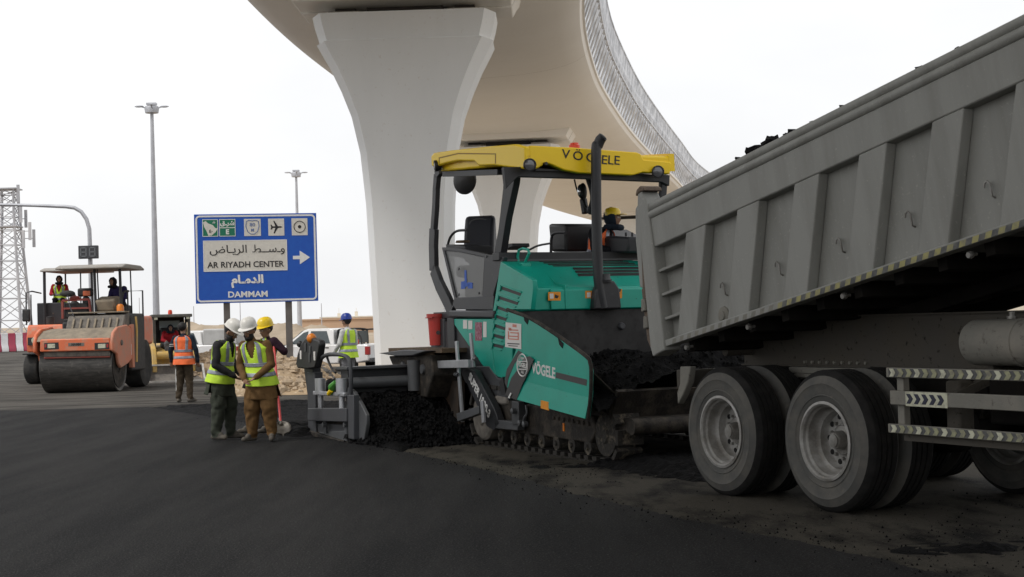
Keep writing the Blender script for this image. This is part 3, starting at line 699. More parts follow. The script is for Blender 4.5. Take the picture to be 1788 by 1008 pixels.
b = MB(); b.box(gx0+.75, gx0+2.0, .25, .75, .74, 1.05); b.build('battery_box', m_under, truck, bevel=.02)
# rear mudflap bracket and lamp bar
b = MB(); b.prism(T.side([(1192, 640), (1210, 640), (1206, 668), (1197, 690), (1188, 706), (1187, 685), (1192, 670)], .05), .02, .09, 'y'); b.build('mudguard_bracket', m_tg2, truck, bevel=.01)
b = MB(); b.box(-.82, -.72, .1, 2.4, .9, 1.06); b.build('rear_beam', m_ch, truck, bevel=.01)

# ---- raised body, in its own axes: x forward along the floor, z up the side
BA = R_(10.18); BL = 6.15; WB = 2.56
b = MB(); y0, y1 = .10, WB-.10
b.box(.05, BL, y0, y0+.03, .02, 1.2); b.box(.05, BL, y1-.03, y1, .02, 1.2); b.box(.05, BL, y0+.03, y1-.03, .02, .07); b.box(BL-.04, BL, y0+.03, y1-.03, .07, 1.3)
bed = b.build('tipping_body', m_tg, truck); bed.location = (-.847, -.05, 1.271); bed.rotation_euler = (0, -BA, 0)
def bp(nm, b, mats=None, bevel=.006, **k): return b.build(nm, mats or m_tg, bed, bevel=bevel, **k)
for side in (0, 1):
    Y = (lambda a: a) if side == 0 else (lambda a: WB-a)
    bx = lambda b, x0, x1, a, c, z0, z1: b.box(x0, x1, min(Y(a), Y(c)), max(Y(a), Y(c)), z0, z1)
    b = MB(); bx(b, .10, BL, 0, .11, .895, 1.165); bp('top_band', b, bevel=.012)
    for z, r, yy in ((1.20, .042, .02), (1.275, .042, .035)):
        b = MB(); b.tube([(.10, Y(yy), z), (BL, Y(yy), z)], r, 14); bp('top_rail', b, bevel=0)
    for k in range(7):
        x = .97+.79*k-.01
        w = .31
        if x > BL: break
        b = MB(); pts_ = [(x-w, .895), (x, .895), (x-.345, .03), (x-.345-w, .03)]
        if x > BL-.02: continue
        b.prism(pts_, Y(0) if side == 0 else Y(.10), Y(.10) if side == 0 else Y(0), 'y'); bp('side_rib', b, bevel=.010)
        hx = x+.05
        if side == 0 and hx < BL-.2:
            b = MB(); b.tube([(hx, .10, .26), (hx, .075, .27), (hx, .07, .355), (hx-.02, .07, .378), (hx-.045, .07, .37), (hx-.055, .07, .34)], .0075, 6); bp('rope_hook', b, m_hub, bevel=0)
    b = MB(); bx(b, .10, BL, -.005, .10, -.015, .045); bp('bottom_rail', b, bevel=.008)
# rear corner posts, little shelves, hinge ears
for y0, y1 in ((-.02, .16), (WB-.16, WB+.02)):
    b = MB(); b.prism([(-.06, 1.30), (-.02, 1.44), (.05, 1.44), (.115, 1.30), (.125, .89), (.105, -.045), (-.11, -.07), (-.13, .02)], y0, y1, 'y'); bp('corner_post', b, bevel=.012)
    b = MB(); b.prism([(-.05, 1.42), (-.02, 1.47), (.05, 1.49), (.10, 1.47), (.11, 1.43), (.05, 1.44)], y0-.01, y1+.01, 'y'); bp('post_cap', b, m_rust, bevel=.01)
for z, x1 in ((.66, .59), (.44, .50), (.22, .41)):
    b = MB(); b.box(.12, x1, .01, .10, z, z+.028); bp('side_slat', b)
# tailgate pushed open, hanging plumb behind the posts
b = MB(); b.prism([(-.10, 1.36), (-.16, 1.33), (-.22, 1.05), (-.25, .6), (-.17, .58), (-.13, .95), (-.08, 1.25)], .02, WB-.02, 'y'); bp('tailgate', b, m_tg, bevel=.015)
b = MB(); b.prism([(-.17, .58), (-.19, .57), (-.20, .1), (-.14, -.02), (-.11, -.02), (-.12, .4), (-.09, .9), (-.06, 1.2)], .0, .06, 'y'); bp('rear_edge', b, m_rust, bevel=.008)
for z in (.20, .36):
    b = MB(); b.prism([(-.20, z), (-.12, z), (-.12, z+.1), (-.17, z+.12)], -.03, .06, 'y'); bp('latch', b, m_tg2, bevel=.01)
# yellow and navy hazard tape along the lower edge
n_ = 96; w_ = (BL-.3)/n_
for k in range(n_):
    x = .22+w_*k; b = MB(); z0, z1 = -.012, .030; old = k < 26
    b.prism([(x, z0), (x+w_, z0), (x+w_+.022, z1), (x+.022, z1)], -.0085, -.005, 'y')
    bp('tape_block', b, (m_tg2 if k % 2 == 0 else m_tg) if old else (m_yel if k % 2 == 0 else m_nvy), bevel=0)
# grommet, marker studs, floor beams
b = MB(); b.lathe([(0, .03), (.035, .03), (.04, .02), (.075, .012), (.08, 0)], (.92, .10, .105), (0, -1, 0), 18); bp('drain_cap', b, m_tg2, bevel=0)
for x in (.35, 1.3, 2.55, 3.9):
    b = MB(); b.lathe([(0, .08), (.02, .08), (.028, .06), (.022, .04), (.012, .03), (.012, 0)], (x, .12, -.06), (0, -1, -.1), 12); bp('side_marker', b, m_hub, bevel=0)
for k in range(13):
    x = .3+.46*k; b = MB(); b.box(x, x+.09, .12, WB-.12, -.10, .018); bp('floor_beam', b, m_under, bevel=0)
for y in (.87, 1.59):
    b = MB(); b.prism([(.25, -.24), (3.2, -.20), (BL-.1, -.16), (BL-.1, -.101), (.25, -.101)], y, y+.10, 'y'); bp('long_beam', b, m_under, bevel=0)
b = MB(); b.prism([(1.4, 0), (1.6, 0), (1.6, .6)], .5, .52, 'y') if False else b.bar((.4, 1.2, -.14), (1.9, 1.2, -.3), .2, .12); bp('lift_arm', b, m_under, bevel=0)
b = MB(); b.bar((3.9, 1.28, -.15), (3.35, 1.28, -.75), .16); bp('lift_ram', b, m_hub, bevel=0)
b = MB(); b.box(BL-.03, BL+.5, .0, WB, 1.32, 1.38); bp('cab_shield', b)
# hinge block under the rear of the body
b = MB(); b.prism([(-.75, 1.09), (.1, 1.2), (.1, 1.515), (-.35, 1.42), (-.75, 1.32)], .82, 1.62, 'y'); b.build('hinge_block', m_under, truck)
b = MB(); b.tube([(-.62, .5, 1.22), (-.62, 2.0, 1.22)], .05, 10); b.build('hinge_pin', m_ch, truck)
# cab
cabm = M('cab_paint', (.55,.56,.55), .4, c2=(.45,.45,.43), scale=2)
b = MB(); b.prism([(5.9, .62), (8.0, .62), (8.05, 1.5), (7.85, 2.95), (7.6, 3.05), (5.95, 3.05), (5.85, 1.4)], .0, 2.48, 'y'); cab = b.build('cab', cabm, truck, bevel=.05)
m_wg = M('cab_glass', (.02,.025,.03), .08)
b = MB(); b.prism([(6.9, 1.75), (7.95, 1.75), (7.82, 2.7), (6.9, 2.7)], -.012, 0, 'y'); b.build('side_window', m_wg, cab)
b = MB(); b.prism([(.15, 1.75), (2.33, 1.75), (2.28, 2.75), (.2, 2.75)], 8.0, 8.03, 'x'); b.build('windscreen', m_wg, cab)
for l in (.1, 2.1):
    b = MB(); b.box(8.03, 8.08, l, l+.28, .8, 1.0); b.build('headlight', m_refw, cab, bevel=.02)
b = MB(); b.box(7.9, 8.2, .0, 2.48, .4, .66); b.build('bumper', m_tg2, truck, bevel=.04)
b = MB(); b.box(4.3, 5.75, .02, .5, 1.12, 1.16); b.box(4.28, 4.32, .02, .5, .75, 1.16); b.build('front_mudguard', m_under, truck, bevel=.02)
# asphalt load
def heap(name, x0, x1, y0, y1, f, nx, ny, mat, M4, amp=.05, sc=4, seed=0):
    b = MB()
    for j in range(ny+1):
        for i in range(nx+1):
            x = x0+(x1-x0)*i/nx; y = y0+(y1-y0)*j/ny; q = Vector((x*sc, y*sc, seed))
            z = f(x, y)+amp*(noise.noise(q)+.6*noise.noise(q*2.7)+.4*noise.noise(q*7))
            b.v.append(M4 @ Vector((x, y, z)))
    for j in range(ny):
        for i in range(nx): b.f.append((j*(nx+1)+i, j*(nx+1)+i+1, (j+1)*(nx+1)+i+1, (j+1)*(nx+1)+i)); b.m.append(0)
    return b
TM = Matrix.Translation(T.o) @ Matrix.Rotation(T.rot(), 4, 'Z') @ Matrix.Translation((-.847, -.05, 1.271)) @ Matrix.Rotation(-BA, 4, 'Y')
def lf(x, y):
    e = min(1, (y-.1)/.5, (WB-.1-y)/.5); t = max(0, e)
    ridge = 1.34+.10*sstep(.9, 1.4, x)*(1-sstep(1.8, 2.2, x))+.03+.05*noise.noise(Vector((x*1.3, 0, 0)))
    return 1.12+(ridge-1.12)*(.45+.55*min(1, t*1.4))+.03*t
b = heap('load', .55, BL-.1, .12, WB-.12, lf, 190, 70, m_loose, TM, .045, 5, 3)
for i, (x, y, z, r) in enumerate(((1.22, .30, 1.32, .07), (1.34, .22, 1.33, .07), (1.46, .3, 1.38, .09), (1.55, .25, 1.36, .08), (1.66, .3, 1.40, .085), (1.76, .25, 1.37, .07), (1.88, .3, 1.36, .07), (2.0, .22, 1.33, .06), (2.1, .15, 1.31, .045), (2.28, .1, 1.31, .035), (2.45, .12, 1.31, .05), (2.55, .1, 1.30, .04), (2.9, .1, 1.305, .03), (3.3, .1, 1.30, .035), (3.9, .12, 1.31, .04), (4.05, .12, 1.315, .05), (4.25, .12, 1.31, .04), (1.3, .8, 1.36, .1))):
    b.ball(TM @ Vector((x, y, z)), r, n=12, sc=(1.2, 1, .8), jit=.8, seed=i)
rl = random.Random(8)
for i in range(150):
    x = 1.1+4.9*rl.random(); r = rl.uniform(.012, .035)*(1.5 if noise.noise(Vector((x*2.2, 0, 4))) > .1 else .8); b.ball(TM @ Vector((x, .10+.12*rl.random(), 1.30+.018*rl.random())), r, n=7, sc=(1.5, 1, .7), jit=.8, seed=i+40)
o = b.build('asphalt_load', m_loose, smooth=60); tag(o, 'heap of hot black asphalt filling the raised truck body', 'asphalt load', kind='stuff')
# asphalt mass sliding out under the tailgate

# ================================================================== asphalt paver
Q = Frame(.92, 15.8, 25)
pv = thing('asphalt_paver', 'green and black tracked asphalt paver with yellow canopy', 'asphalt paver', Q.o, Q.rot())
m_gr = M('machine_green', (.005,.36,.265), .4, c2=(.006,.30,.22), scale=2, lo=.4, hi=.7, c3=(.02,.035,.03), s3=24, lo3=.655, hi3=.74, spec=.5, bump=.02, bscale=25)
m_grd = M('machine_green_dark', (.004,.115,.085), .45, c2=(.004,.10,.075), scale=3)
m_yl = M('canopy_yellow', (.93,.64,.008), .38, c2=(.90,.61,.010), scale=2, c3=(.60,.38,.03), s3=9, lo3=.68, hi3=.8, spec=.4)
m_ylseam = M('seam_shadow', (.33,.20,.01), .6)
m_an = M('anthracite_paint', (.019,.020,.024), .5, c2=(.027,.028,.031), scale=3, c3=(.07,.068,.065), s3=18, lo3=.64, hi3=.8)
m_an2 = M('anthracite_light', (.045,.047,.054), .5, c2=(.045,.047,.05), scale=3, c3=(.11,.105,.095), s3=14, lo3=.62, hi3=.8)
m_grime = M('grimy_steel', (.022,.019,.016), .75, c2=(.075,.062,.048), scale=6, lo=.45, hi=.7, bump=.4, bscale=40, c3=(.012,.011,.01), s3=20, spec=.3)
m_gsteel = M('grey_steel', (.09,.094,.10), .5, .3, c2=(.075,.077,.08), scale=5, lo=.4, hi=.7, c3=(.20,.19,.17), s3=20, lo3=.62, hi3=.8)
m_track = M('track_rubber', (.028,.025,.021), .9, c2=(.15,.125,.09), scale=9, lo=.5, hi=.68, bump=.7, bscale=30, c3=(.012,.011,.010), s3=24, lo3=.5, hi3=.65)
m_disc = M('dusty_disc', (.22,.20,.175), .8, c2=(.12,.11,.095), scale=7, lo=.4, hi=.7, bump=.3, bscale=30)
m_wht = M('lettering_white', (.75,.75,.73), .5, c2=(.6,.6,.58), scale=20); m_blk = M('lettering_black', (.012,.012,.012), .5)
m_brn = M('decal_brown', (.045,.042,.042), .5); m_org = M('sticker_orange', (.80,.30,.01), .5, c2=(.7,.25,.01), scale=30)
m_pap = M('sticker_paper', (.72,.69,.66), .6); m_red = M('red_plastic', (.50,.035,.025), .45, c2=(.42,.04,.03), scale=5); m_pink = M('sticker_pink', (.22,.035,.07), .6, c2=(.4,.2,.25), scale=30)
m_pnk2 = M('sticker_drawing', (.60,.22,.16), .6)
m_lens = M('lamp_lens', (.16,.165,.175), .1, .3); m_blkp = M('black_plastic', (.014,.014,.016), .5, c2=(.022,.022,.024), scale=8)
m_wood = M('dirty_board', (.13,.085,.05), .85, c2=(.06,.045,.03), scale=6, bump=.3)
m_bl2 = M('blue_mark', (.04,.12,.50), .6); m_mir = M('mirror_face', (.6,.62,.64), .08, .9)
m_seatv = M('seat_vinyl', (.018,.02,.028), .5); m_amber = M('amber_lens', (.75,.22,.02), .3); m_beacon = M('red_beacon', (.70,.06,.02), .3)
m_win = bpy.data.materials.new('dusty_window'); m_win.use_nodes = True
bs = m_win.node_tree.nodes['Principled BSDF']; bs.inputs['Base Color'].default_value = (.20, .205, .205, 1); bs.inputs['Roughness'].default_value = .35; bs.inputs['Alpha'].default_value = .72
S = Q.side; Fq = Q.front
def side_plate(name, px, l, th, mat, parent=pv, bevel=.008, **k):
    b = MB(); b.prism(S(px, l), l, l+th, 'y'); return b.build(name, mat, parent, bevel=bevel, **k)
def front_plate(name, px, x, th, mat, parent=pv, bevel=.008, **k):
    b = MB(); b.prism(Fq(px, x), x-th, x, 'x'); return b.build(name, mat, parent, bevel=bevel, **k)

# ---- crawler tracks
def stadium(x0, r0, x1, r1, n, z0=.0):
    c0 = Vector((x0, r0)); c1 = Vector((x1, r1)); pts_ = []
    def samp():
        for k in range(41): a = R_(270-180*k/40); yield c0+Vector((math.cos(a), math.sin(a)))*r0
        for k in range(41): a = R_(90-180*k/40); yield c1+Vector((math.cos(a), math.sin(a)))*r1
    p = list(samp()); p.append(p[0]); L = [0]
    for i in range(len(p)-1): L.append(L[-1]+(p[i+1]-p[i]).length)
    for k in range(n):
        s = L[-1]*k/n
        for i in range(len(p)-1):
            if L[i] <= s <= L[i+1] and L[i+1] > L[i]:
                t = (s-L[i])/(L[i+1]-L[i]); q = p[i].lerp(p[i+1], t); d = (p[i+1]-p[i]).normalized(); pts_.append((q, math.atan2(d.y, d.x))); break
    return pts_
sb = MB(); sb.box(-.078, .078, 0, .31, -.0, .05); sb.box(-.05, .05, .06, .25, -.045, 0); shoe_me = sb.mesh('track_shoe', m_track)
for l0 in (0, 2.2):
    tr = bpy.data.objects.new('crawler_track', None); COL.objects.link(tr); tr.parent = pv; tr.location = (0, l0, 0)
    for q, a in stadium(-3.18, .36, -.02, .29, 44):
        inst('track_shoe', shoe_me, tr, (q.x, 0, q.y+.012), (0, -a, 0))
    b = MB(); b.prism([(-2.9, .22), (-.35, .2), (-.2, .34), (-.3, .50), (-2.6, .60), (-2.95, .5)], .03, .27, 'y'); b.build('track_frame', m_grime, tr, bevel=.02)
    b = MB(); b.lathe([(0, -.03), (.10, -.03), (.12, -.012), (.27, -.01), (.30, .02), (.30, .28)], (-3.18, .01, .37), (0, 1, 0), 28); b.build('drive_sprocket', m_disc, tr)
    b = MB(); b.lathe([(0, 0), (.08, 0), (.1, .02), (.23, .03), (.235, .28)], (-.02, .01, .31), (0, 1, 0), 24); b.build('idler', m_track, tr)
    for k in range(7):
        b = MB(); b.lathe([(0, -.01), (.03, -.01), (.035, .01), (.085, .012), (.088, .26)], (-2.7+.38*k, .02, .155), (0, 1, 0), 14); b.build('track_roller', m_track, tr)
    for k in range(8):
        b = MB(); b.lathe([(0, 0), (.02, 0), (.022, .012), (.03, .014)], (-1.2+.12*k, .012, .44-.004*k), (0, 1, 0), 8); b.build('bolt', m_grime, tr)
b = MB(); b.box(-.98, -.95, .02, .03, .30, .39); b.build('reflector', m_amber, pv)

# ---- main body under the platform
b = MB(); b.box(-4.7, -1.95, .12, 2.4, .62, 1.58); b.box(-3.9, -.4, .4, 2.1, .42, .62); b.build('chassis', m_an, pv, bevel=.03)
side_plate('side_skirt', [(795, 560), (855, 575), (868, 655), (884, 662), (884, 690), (830, 668), (800, 640)], .05, .08, m_an)
side_plate('rear_fin', [(786, 557), (862, 557), (858, 600), (862, 640), (868, 668), (845, 642)], .03, .05, m_gr)
side_plate('platform_rail', [(783, 542), (861, 543), (861, 556), (783, 554)], .0, .14, m_an2, bevel=.02)
side_plate('lower_side_panel', [(853, 640), (868, 660), (884, 665), (888, 700), (855, 690), (812, 668), (800, 640)], .02, .06, m_an2)
# slotted engine side panel
sp_ = [(874, 457), (930, 489), (931, 505), (927, 541), (884, 541), (895, 560), (894, 655), (882, 662), (868, 658), (853, 635), (858, 560)]
hood_side = side_plate('engine_side_panel', sp_, .04, .06, m_gr)
slots = [(877, 500, 33, 12), (873, 517, 32, 11), (870, 534, 20, 8), (868, 550, 17, 6), (866, 566, 17, 6), (864, 583, 17, 5), (863, 600, 17, 4)]
for i, (px, py, w, dr) in enumerate(slots):
    for o_, (g_, mt, yy) in enumerate(((0, m_blk, .0385), )):
        q = S([(px, py), (px+w, py+dr), (px+w-1.5, py+dr+5), (px-1.2, py+5.5)], .04); b = MB(); b.prism(q, .037, .0405, 'y'); b.build('vent_slot', mt, hood_side)
    q = S([(px-2, py-2.5), (px+w+1, py+dr-2.5), (px+w+1, py+dr), (px, py)], .04); b = MB(); b.prism(q, .026, .045, 'y'); b.build('vent_hood', m_gr, hood_side, bevel=.004)
    q = S([(px-3.4, py-2.5), (px-.6, py), (px-2, py+8), (px-4.4, py+9)], .04); b = MB(); b.prism(q, .022, .045, 'y'); b.build('vent_cheek', m_gr, hood_side, bevel=.004)
    q = S([(px+1, py+7.5), (px+w-3, py+dr+7), (px+w-5, py+dr+9.5), (px-1, py+10)], .04); b = MB(); b.prism(q, .030, .045, 'y'); b.build('vent_lip', m_gr, hood_side, bevel=.004)

# ---- engine hood: sloping top, vertical front
zt_, xr = 2.30, -2.72
(lw, zf0), (le, zf1) = Fq([(926, 541), (1110, 541)], -1.9)
b = MB(); x1 = -1.90
hp = [(-2.72, 2.29), (-2.45, 2.20), (-2.12, 1.97), (x1, 1.93), (x1, 1.66), (-2.72, 1.66)]
b.prism(hp, .10, 2.42, 'y'); hood = b.build('engine_hood', m_gr, pv, bevel=.02)
b = MB(); b.prism([(-2.40, 2.16), (-2.13, 2.0), (-1.86, 1.96), (-1.86, 1.68), (-1.95, 1.68), (-2.4, 1.9)], .55, .57, 'y'); b.build('hood_ridge', m_gr, hood)
b = MB(); b.prism([(x1, 1.67), (x1+.03, 1.67), (x1+.03, 1.90), (x1, 1.925)], .36, 1.98, 'y'); b.build('hood_front_panel', m_gr, hood, bevel=.01)
for k in range(4):     # louvre slots lie across the sloping top
    t = .12+.2*k; x = -2.66+(.40)*t*1.45; z = 2.275-(.21)*t*1.2
    b = MB(); sl_ = Vector((.27, 0, -.09)).normalized()
    a = Vector((-2.72+.27*(.16+.27*k), 0, 2.29-.09*(.16+.27*k)))
    if k < 4:
        a = Vector((-2.70+.067*k, 0, 2.284-.0224*k))
    b.prism([(a.x, a.z+.006), (a.x+.034, a.z-.005), (a.x+.034, a.z-.02), (a.x, a.z-.02)], .62+.03*k, 1.80+.05*k, 'y'); b.build('louvre', m_blk, hood)
for x_, z_ in ((-2.42, 2.185), (-2.36, 2.145), (-2.30, 2.105)):
    b = MB(); b.prism([(x_, z_+.006), (x_+.03, z_-.014), (x_+.03, z_-.04), (x_, z_-.02)], .95, 1.90, 'y'); b.build('louvre', m_blk, hood)
# lifting eye
b = MB(); b.tube([tuple((x, .35, z)) for x, z in S([(906, 462), (904, 448), (906, 437), (913, 434), (922, 436), (924, 442), (917, 458)], .35)], .018, 8); b.build('lifting_eye', m_gr, pv)
b = MB(); b.box(-2.62, -2.50, .30, .42, 2.18, 2.26); b.build('eye_plate', m_gr, pv, bevel=.01)
# stickers on the hood front
for (x0, y0, x1_, y1_) in ((957, 510, 979, 525), (1022, 508, 1040, 521), (1067, 499, 1086, 521)):
    q = Fq([(x0, y1_), (x1_, y1_), (x1_, y0), (x0, y0)], -1.868); b = MB(); b.prism([(l, min(z, 1.9)) for l, z in q], -1.871, -1.867, 'x'); st = b.build('warning_sticker', m_org, hood)
    l0_, z0_ = q[3]; l1_, z1_ = q[1]
    b = MB(); b.prism([(l0_+.02, z0_-.02), (l0_+.07, z0_-.02), (l0_+.07, z0_-.08), (l0_+.02, z0_-.08)], -1.867, -1.8655, 'x'); b.build('pictogram', m_pap, st)
    b = MB(); b.prism([(l0_+.09, z0_-.03), (l0_+.14, z0_-.05), (l0_+.12, z0_-.08), (l0_+.085, z0_-.07)], -1.867, -1.8655, 'x'); b.build('pictogram', m_blk, st)
q = Fq([(1084, 533), (1096, 533), (1096, 526), (1084, 526)], -1.9); b = MB(); b.prism(q, -1.9, -1.896, 'x'); b.build('small_badge', m_blk, hood)
# ---- exhaust stack with its guard
ep = [(-1.80, l, z) for l, z in Fq([(1053, 538), (1047, 505), (1044, 470), (1042, 400), (1041, 330), (1041, 262), (1043, 252)], -1.80)]
b = MB(); b.tube(spline(ep, 4), .062, 14, caps=False); q = Vector(spline(ep, 4)[-1]); b.tube([q-Vector((0, 0, .03)), q+Vector((.02, .03, .05)), q+Vector((.055, .05, .085))], [.062, .064, .058], 14); b.build('exhaust_stack', m_an, pv)
b = MB(); b.lathe([(.05, 0), (0, .002)], q+Vector((.056, .051, .088)), (.55, .4, .7), 12); b.build('exhaust_mouth', m_hole, pv)
b = MB(); l0_, z0_ = Fq([(1056, 540)], -1.84)[0]; b.prism([(l0_-.19, 1.66), (l0_+.19, 1.66), (l0_+.17, 1.90), (l0_+.10, 2.0), (l0_-.10, 2.0), (l0_-.16, 1.86)], -1.885, -1.76, 'x'); b.build('exhaust_shroud', m_an, pv, bevel=.02)
b = MB(); b.lathe([(.08, 0), (.085, .03), (.07, .05), (.065, .10)], (-1.80, l0_-.01, 1.98), (0, 0, 1), 16); b.build('exhaust_collar', m_an, pv)

# ---- hopper
b = MB(); b.prism([(.0, .62), (2.5, .62), (2.62, 1.655), (-.12, 1.655)], -1.94, -1.905, 'x'); b.build('hopper_back_wall', M('hopper_wall', (.016,.015,.015), .7, c2=(.03,.029,.029), scale=3, c3=(.006,.006,.006), s3=9, lo3=.5, hi3=.7), pv)
b = MB(); b.box(-1.90, .15, .1, 2.4, .50, .56); b.build('hopper_floor', m_grime, pv)
wing_px = [(884, 541), (905, 549), (925, 557), (950, 571), (974, 588), (1000, 607), (1021, 622), (1027, 631), (1030, 648), (1029, 690), (1024, 732), (960, 714), (891, 695), (880, 662), (900, 612), (896, 570)]
wing = side_plate('hopper_wing', wing_px, -.30, .05, m_gr, bevel=.015)
# folded lower band of the wing
b = MB(); q1 = S([(906, 664), (1028, 695)], -.305); q2 = S([(1024, 731), (891, 694)], -.30)
b.add([(q1[0][0], -.301, q1[0][1]), (q1[1][0], -.301, q1[1][1]), (q2[0][0], -.318, q2[0][1]), (q2[1][0], -.318, q2[1][1]), (q1[0][0], -.296, q1[0][1]), (q1[1][0], -.296, q1[1][1]), (q2[0][0], -.30, q2[0][1]), (q2[1][0], -.30, q2[1][1])], [(0,1,2,3),(4,7,6,5),(0,4,5,1),(1,5,6,2),(2,6,7,3),(3,7,4,0)]); b.build('wing_skirt', m_gr, wing)
edge = S([(884, 541), (925, 557), (974, 588), (1021, 622), (1028, 634), (1030, 648), (1029, 690), (1024, 732)], -.3)
b = MB(); b.tube([(x, -.285, z) for x, z in spline([Vector((x, 0, z)) for x, z in edge], 3) and [(v.x, v.z) for v in spline([Vector((x, 0, z)) for x, z in edge], 3)]], .022, 8); b.build('wing_edge', m_grime, wing)
for px, py in ((919, 556), (980, 597)):
    (x, z), = S([(px, py)], -.3); b = MB(); b.prism([(x-.07, z+.04), (x+.06, z-.02), (x+.03, z-.07), (x-.04, z-.03)], -.306, -.299, 'y'); b.build('edge_notch', m_hole, wing)
# inner wing plates slope down to the floor
for sgn, l0, l1 in ((1, -.25, .25), (-1, 2.85, 2.3)):
    b = MB(); vs = []
    for x, z in ((-1.7, 1.60), (-.4, 1.34), (.25, 1.0), (.22, .56), (-1.88, .56)): vs.append((x, l0 if z > .8 else l1, z))
    k = len(vs); vs += [(x, y+.03*sgn, z-.01) for x, y, z in vs]
    b.add(vs, [tuple(range(k)), tuple(range(2*k-1, k-1, -1))]+[(i, (i+1) % k, (i+1) % k+k, i+k) for i in range(k)]); b.build('wing_plate', m_grime, pv)
b = MB(); b.prism([(x, z) for x, z in S(wing_px, -.3)], 2.86, 2.9, 'y'); b.build('hopper_wing', m_gr, pv)
# wing decals
b = MB(); b.prism(S([(884, 690), (895, 660), (910, 640), (916, 625), (927, 622), (934, 628), (927, 645), (914, 672), (904, 699)], -.305), -.3215, -.3195, 'y'); b.build('decal', m_brn, wing)
b = MB(); b.prism(S([(881, 667), (885, 645), (900, 620), (905, 612), (912, 616), (898, 636), (888, 660), (885, 678)], -.302), -.303, -.3005, 'y'); b.build('decal', m_brn, wing)
b = MB(); b.prism(S([(971, 650), (1025, 663), (1024, 674), (970, 660)], -.302), -.303, -.3005, 'y'); b.build('decal', m_brn, wing)
def on_side(px, l, *pp): return S([px], l)[0]
ex, ez = on_side((912, 638), -.323); rx = .135; rz = .125
ux_ = Vector((1, 0, -.0)); slope = S([(930, 646), (968, 656)], -.3); sd_ = Vector((slope[1][0]-slope[0][0], 0, slope[1][1]-slope[0][1])).normalized(); upv = Vector((-sd_.z, 0, sd_.x))
emb = bpy.data.objects.new('emblem', None); COL.objects.link(emb); emb.parent = wing
b = MB(); b.tube([(ex+rx*math.cos(a*6.283/24), -.3235, ez+rz*math.sin(a*6.283/24)) for a in range(25)], .009, 4, caps=False)
b.build('emblem_ring', m_wht, emb)
for rr_, n_ in ((.6, 14),):
    for h in (-.045, .045):
        w = rx*math.sqrt(1-(h/rz)**2); b = MB(); b.box(ex-w, ex+w, -.3245, -.322, ez+h-.005, ez+h+.005); b.build('emblem_bar', m_wht, emb)
text('VÖGELE', .07, emb, (ex, -.3235, ez), sd_, upv, m_wht, 'emblem_text', bold=.002); text('JOSEPH', .042, emb, (ex, -.3235, ez+.076), sd_, upv, m_wht, 'emblem_text'); text('AG', .048, emb, (ex, -.3235, ez-.078), sd_, upv, m_wht, 'emblem_text')
cx_, cz_ = on_side((949, 648), -.302); text('VÖGELE', .165, wing, (cx_, -.3025, cz_), sd_, upv, m_wht, bold=.005, sx=.95)
b = MB(); b.prism(S([(882, 606), (910, 610), (910, 566), (883, 563)], -.305), -.306, -.301, 'y'); stk = b.build('notice_sticker', m_pap, wing)
for (x0, y0, x1_, y1_, mt) in ((888, 572, 893, 577, 0), (888, 575, 905, 577, 0), (891, 580, 906, 582, 0), (887, 586, 905, 588, 0), (889, 591, 906, 593, 0), (886, 599, 907, 601, 1), (888, 603, 904, 604.5, 1), (895, 566, 902, 571, 0), (887, 578, 889, 592, 0), (904, 580, 906, 592, 0)):
    b = MB(); b.prism(S([(x0, y1_), (x1_, y1_+1), (x1_, y0+1), (x0, y0)], -.306), -.3075, -.306, 'y'); b.build('sticker_print', m_pnk2 if mt == 0 else m_brn, stk)
b = MB(); b.prism(S([(945, 713), (959, 717), (958, 702), (945, 699)], -.312), -.318, -.312, 'y'); b.build('warning_sticker', m_org, wing)
b = MB(); b.prism(S([(889, 694), (893, 686), (895, 687), (891, 696)], -.32), -.335, -.325, 'y'); b.build('reflector', m_wht, wing)
# fin stickers
for (x0, y0, x1_, y1_, mt) in ((809, 559, 816, 574, m_pap), (818, 560, 825, 575, m_pap), (830, 563, 842, 595, m_pink), (844, 562, 850, 589, m_pap)):
    b = MB(); b.prism(S([(x0, y1_), (x1_, y1_), (x1_, y0), (x0, y0)], .03), .026, .030, 'y'); b.build('label_sticker', mt, pv)
# push rollers and hopper front apron
b = MB(); b.tube([(.52, .05, .42), (.52, 1.15, .42)], .085, 16); b.build('push_roller', m_grime, pv)
b = MB(); b.tube([(.52, 1.35, .42), (.52, 2.45, .42)], .085, 16); b.build('push_roller', m_grime, pv)
b = MB(); b.box(.15, .42, .1, 2.4, .34, .50); b.build('push_beam', m_grime, pv, bevel=.02)
b = MB(); b.prism([(.12, .55), (.2, .50), (.36, .78), (.30, .80)], .0, 2.5, 'y'); b.build('hopper_apron', m_grime, pv)
b = MB(); b.lathe([(0, 0), (.03, 0), (.04, .01), (.05, .06)], (-1.86, 1.32, 1.45), (-1, 0, 0), 10); b.build('wall_plug', m_an2, pv)

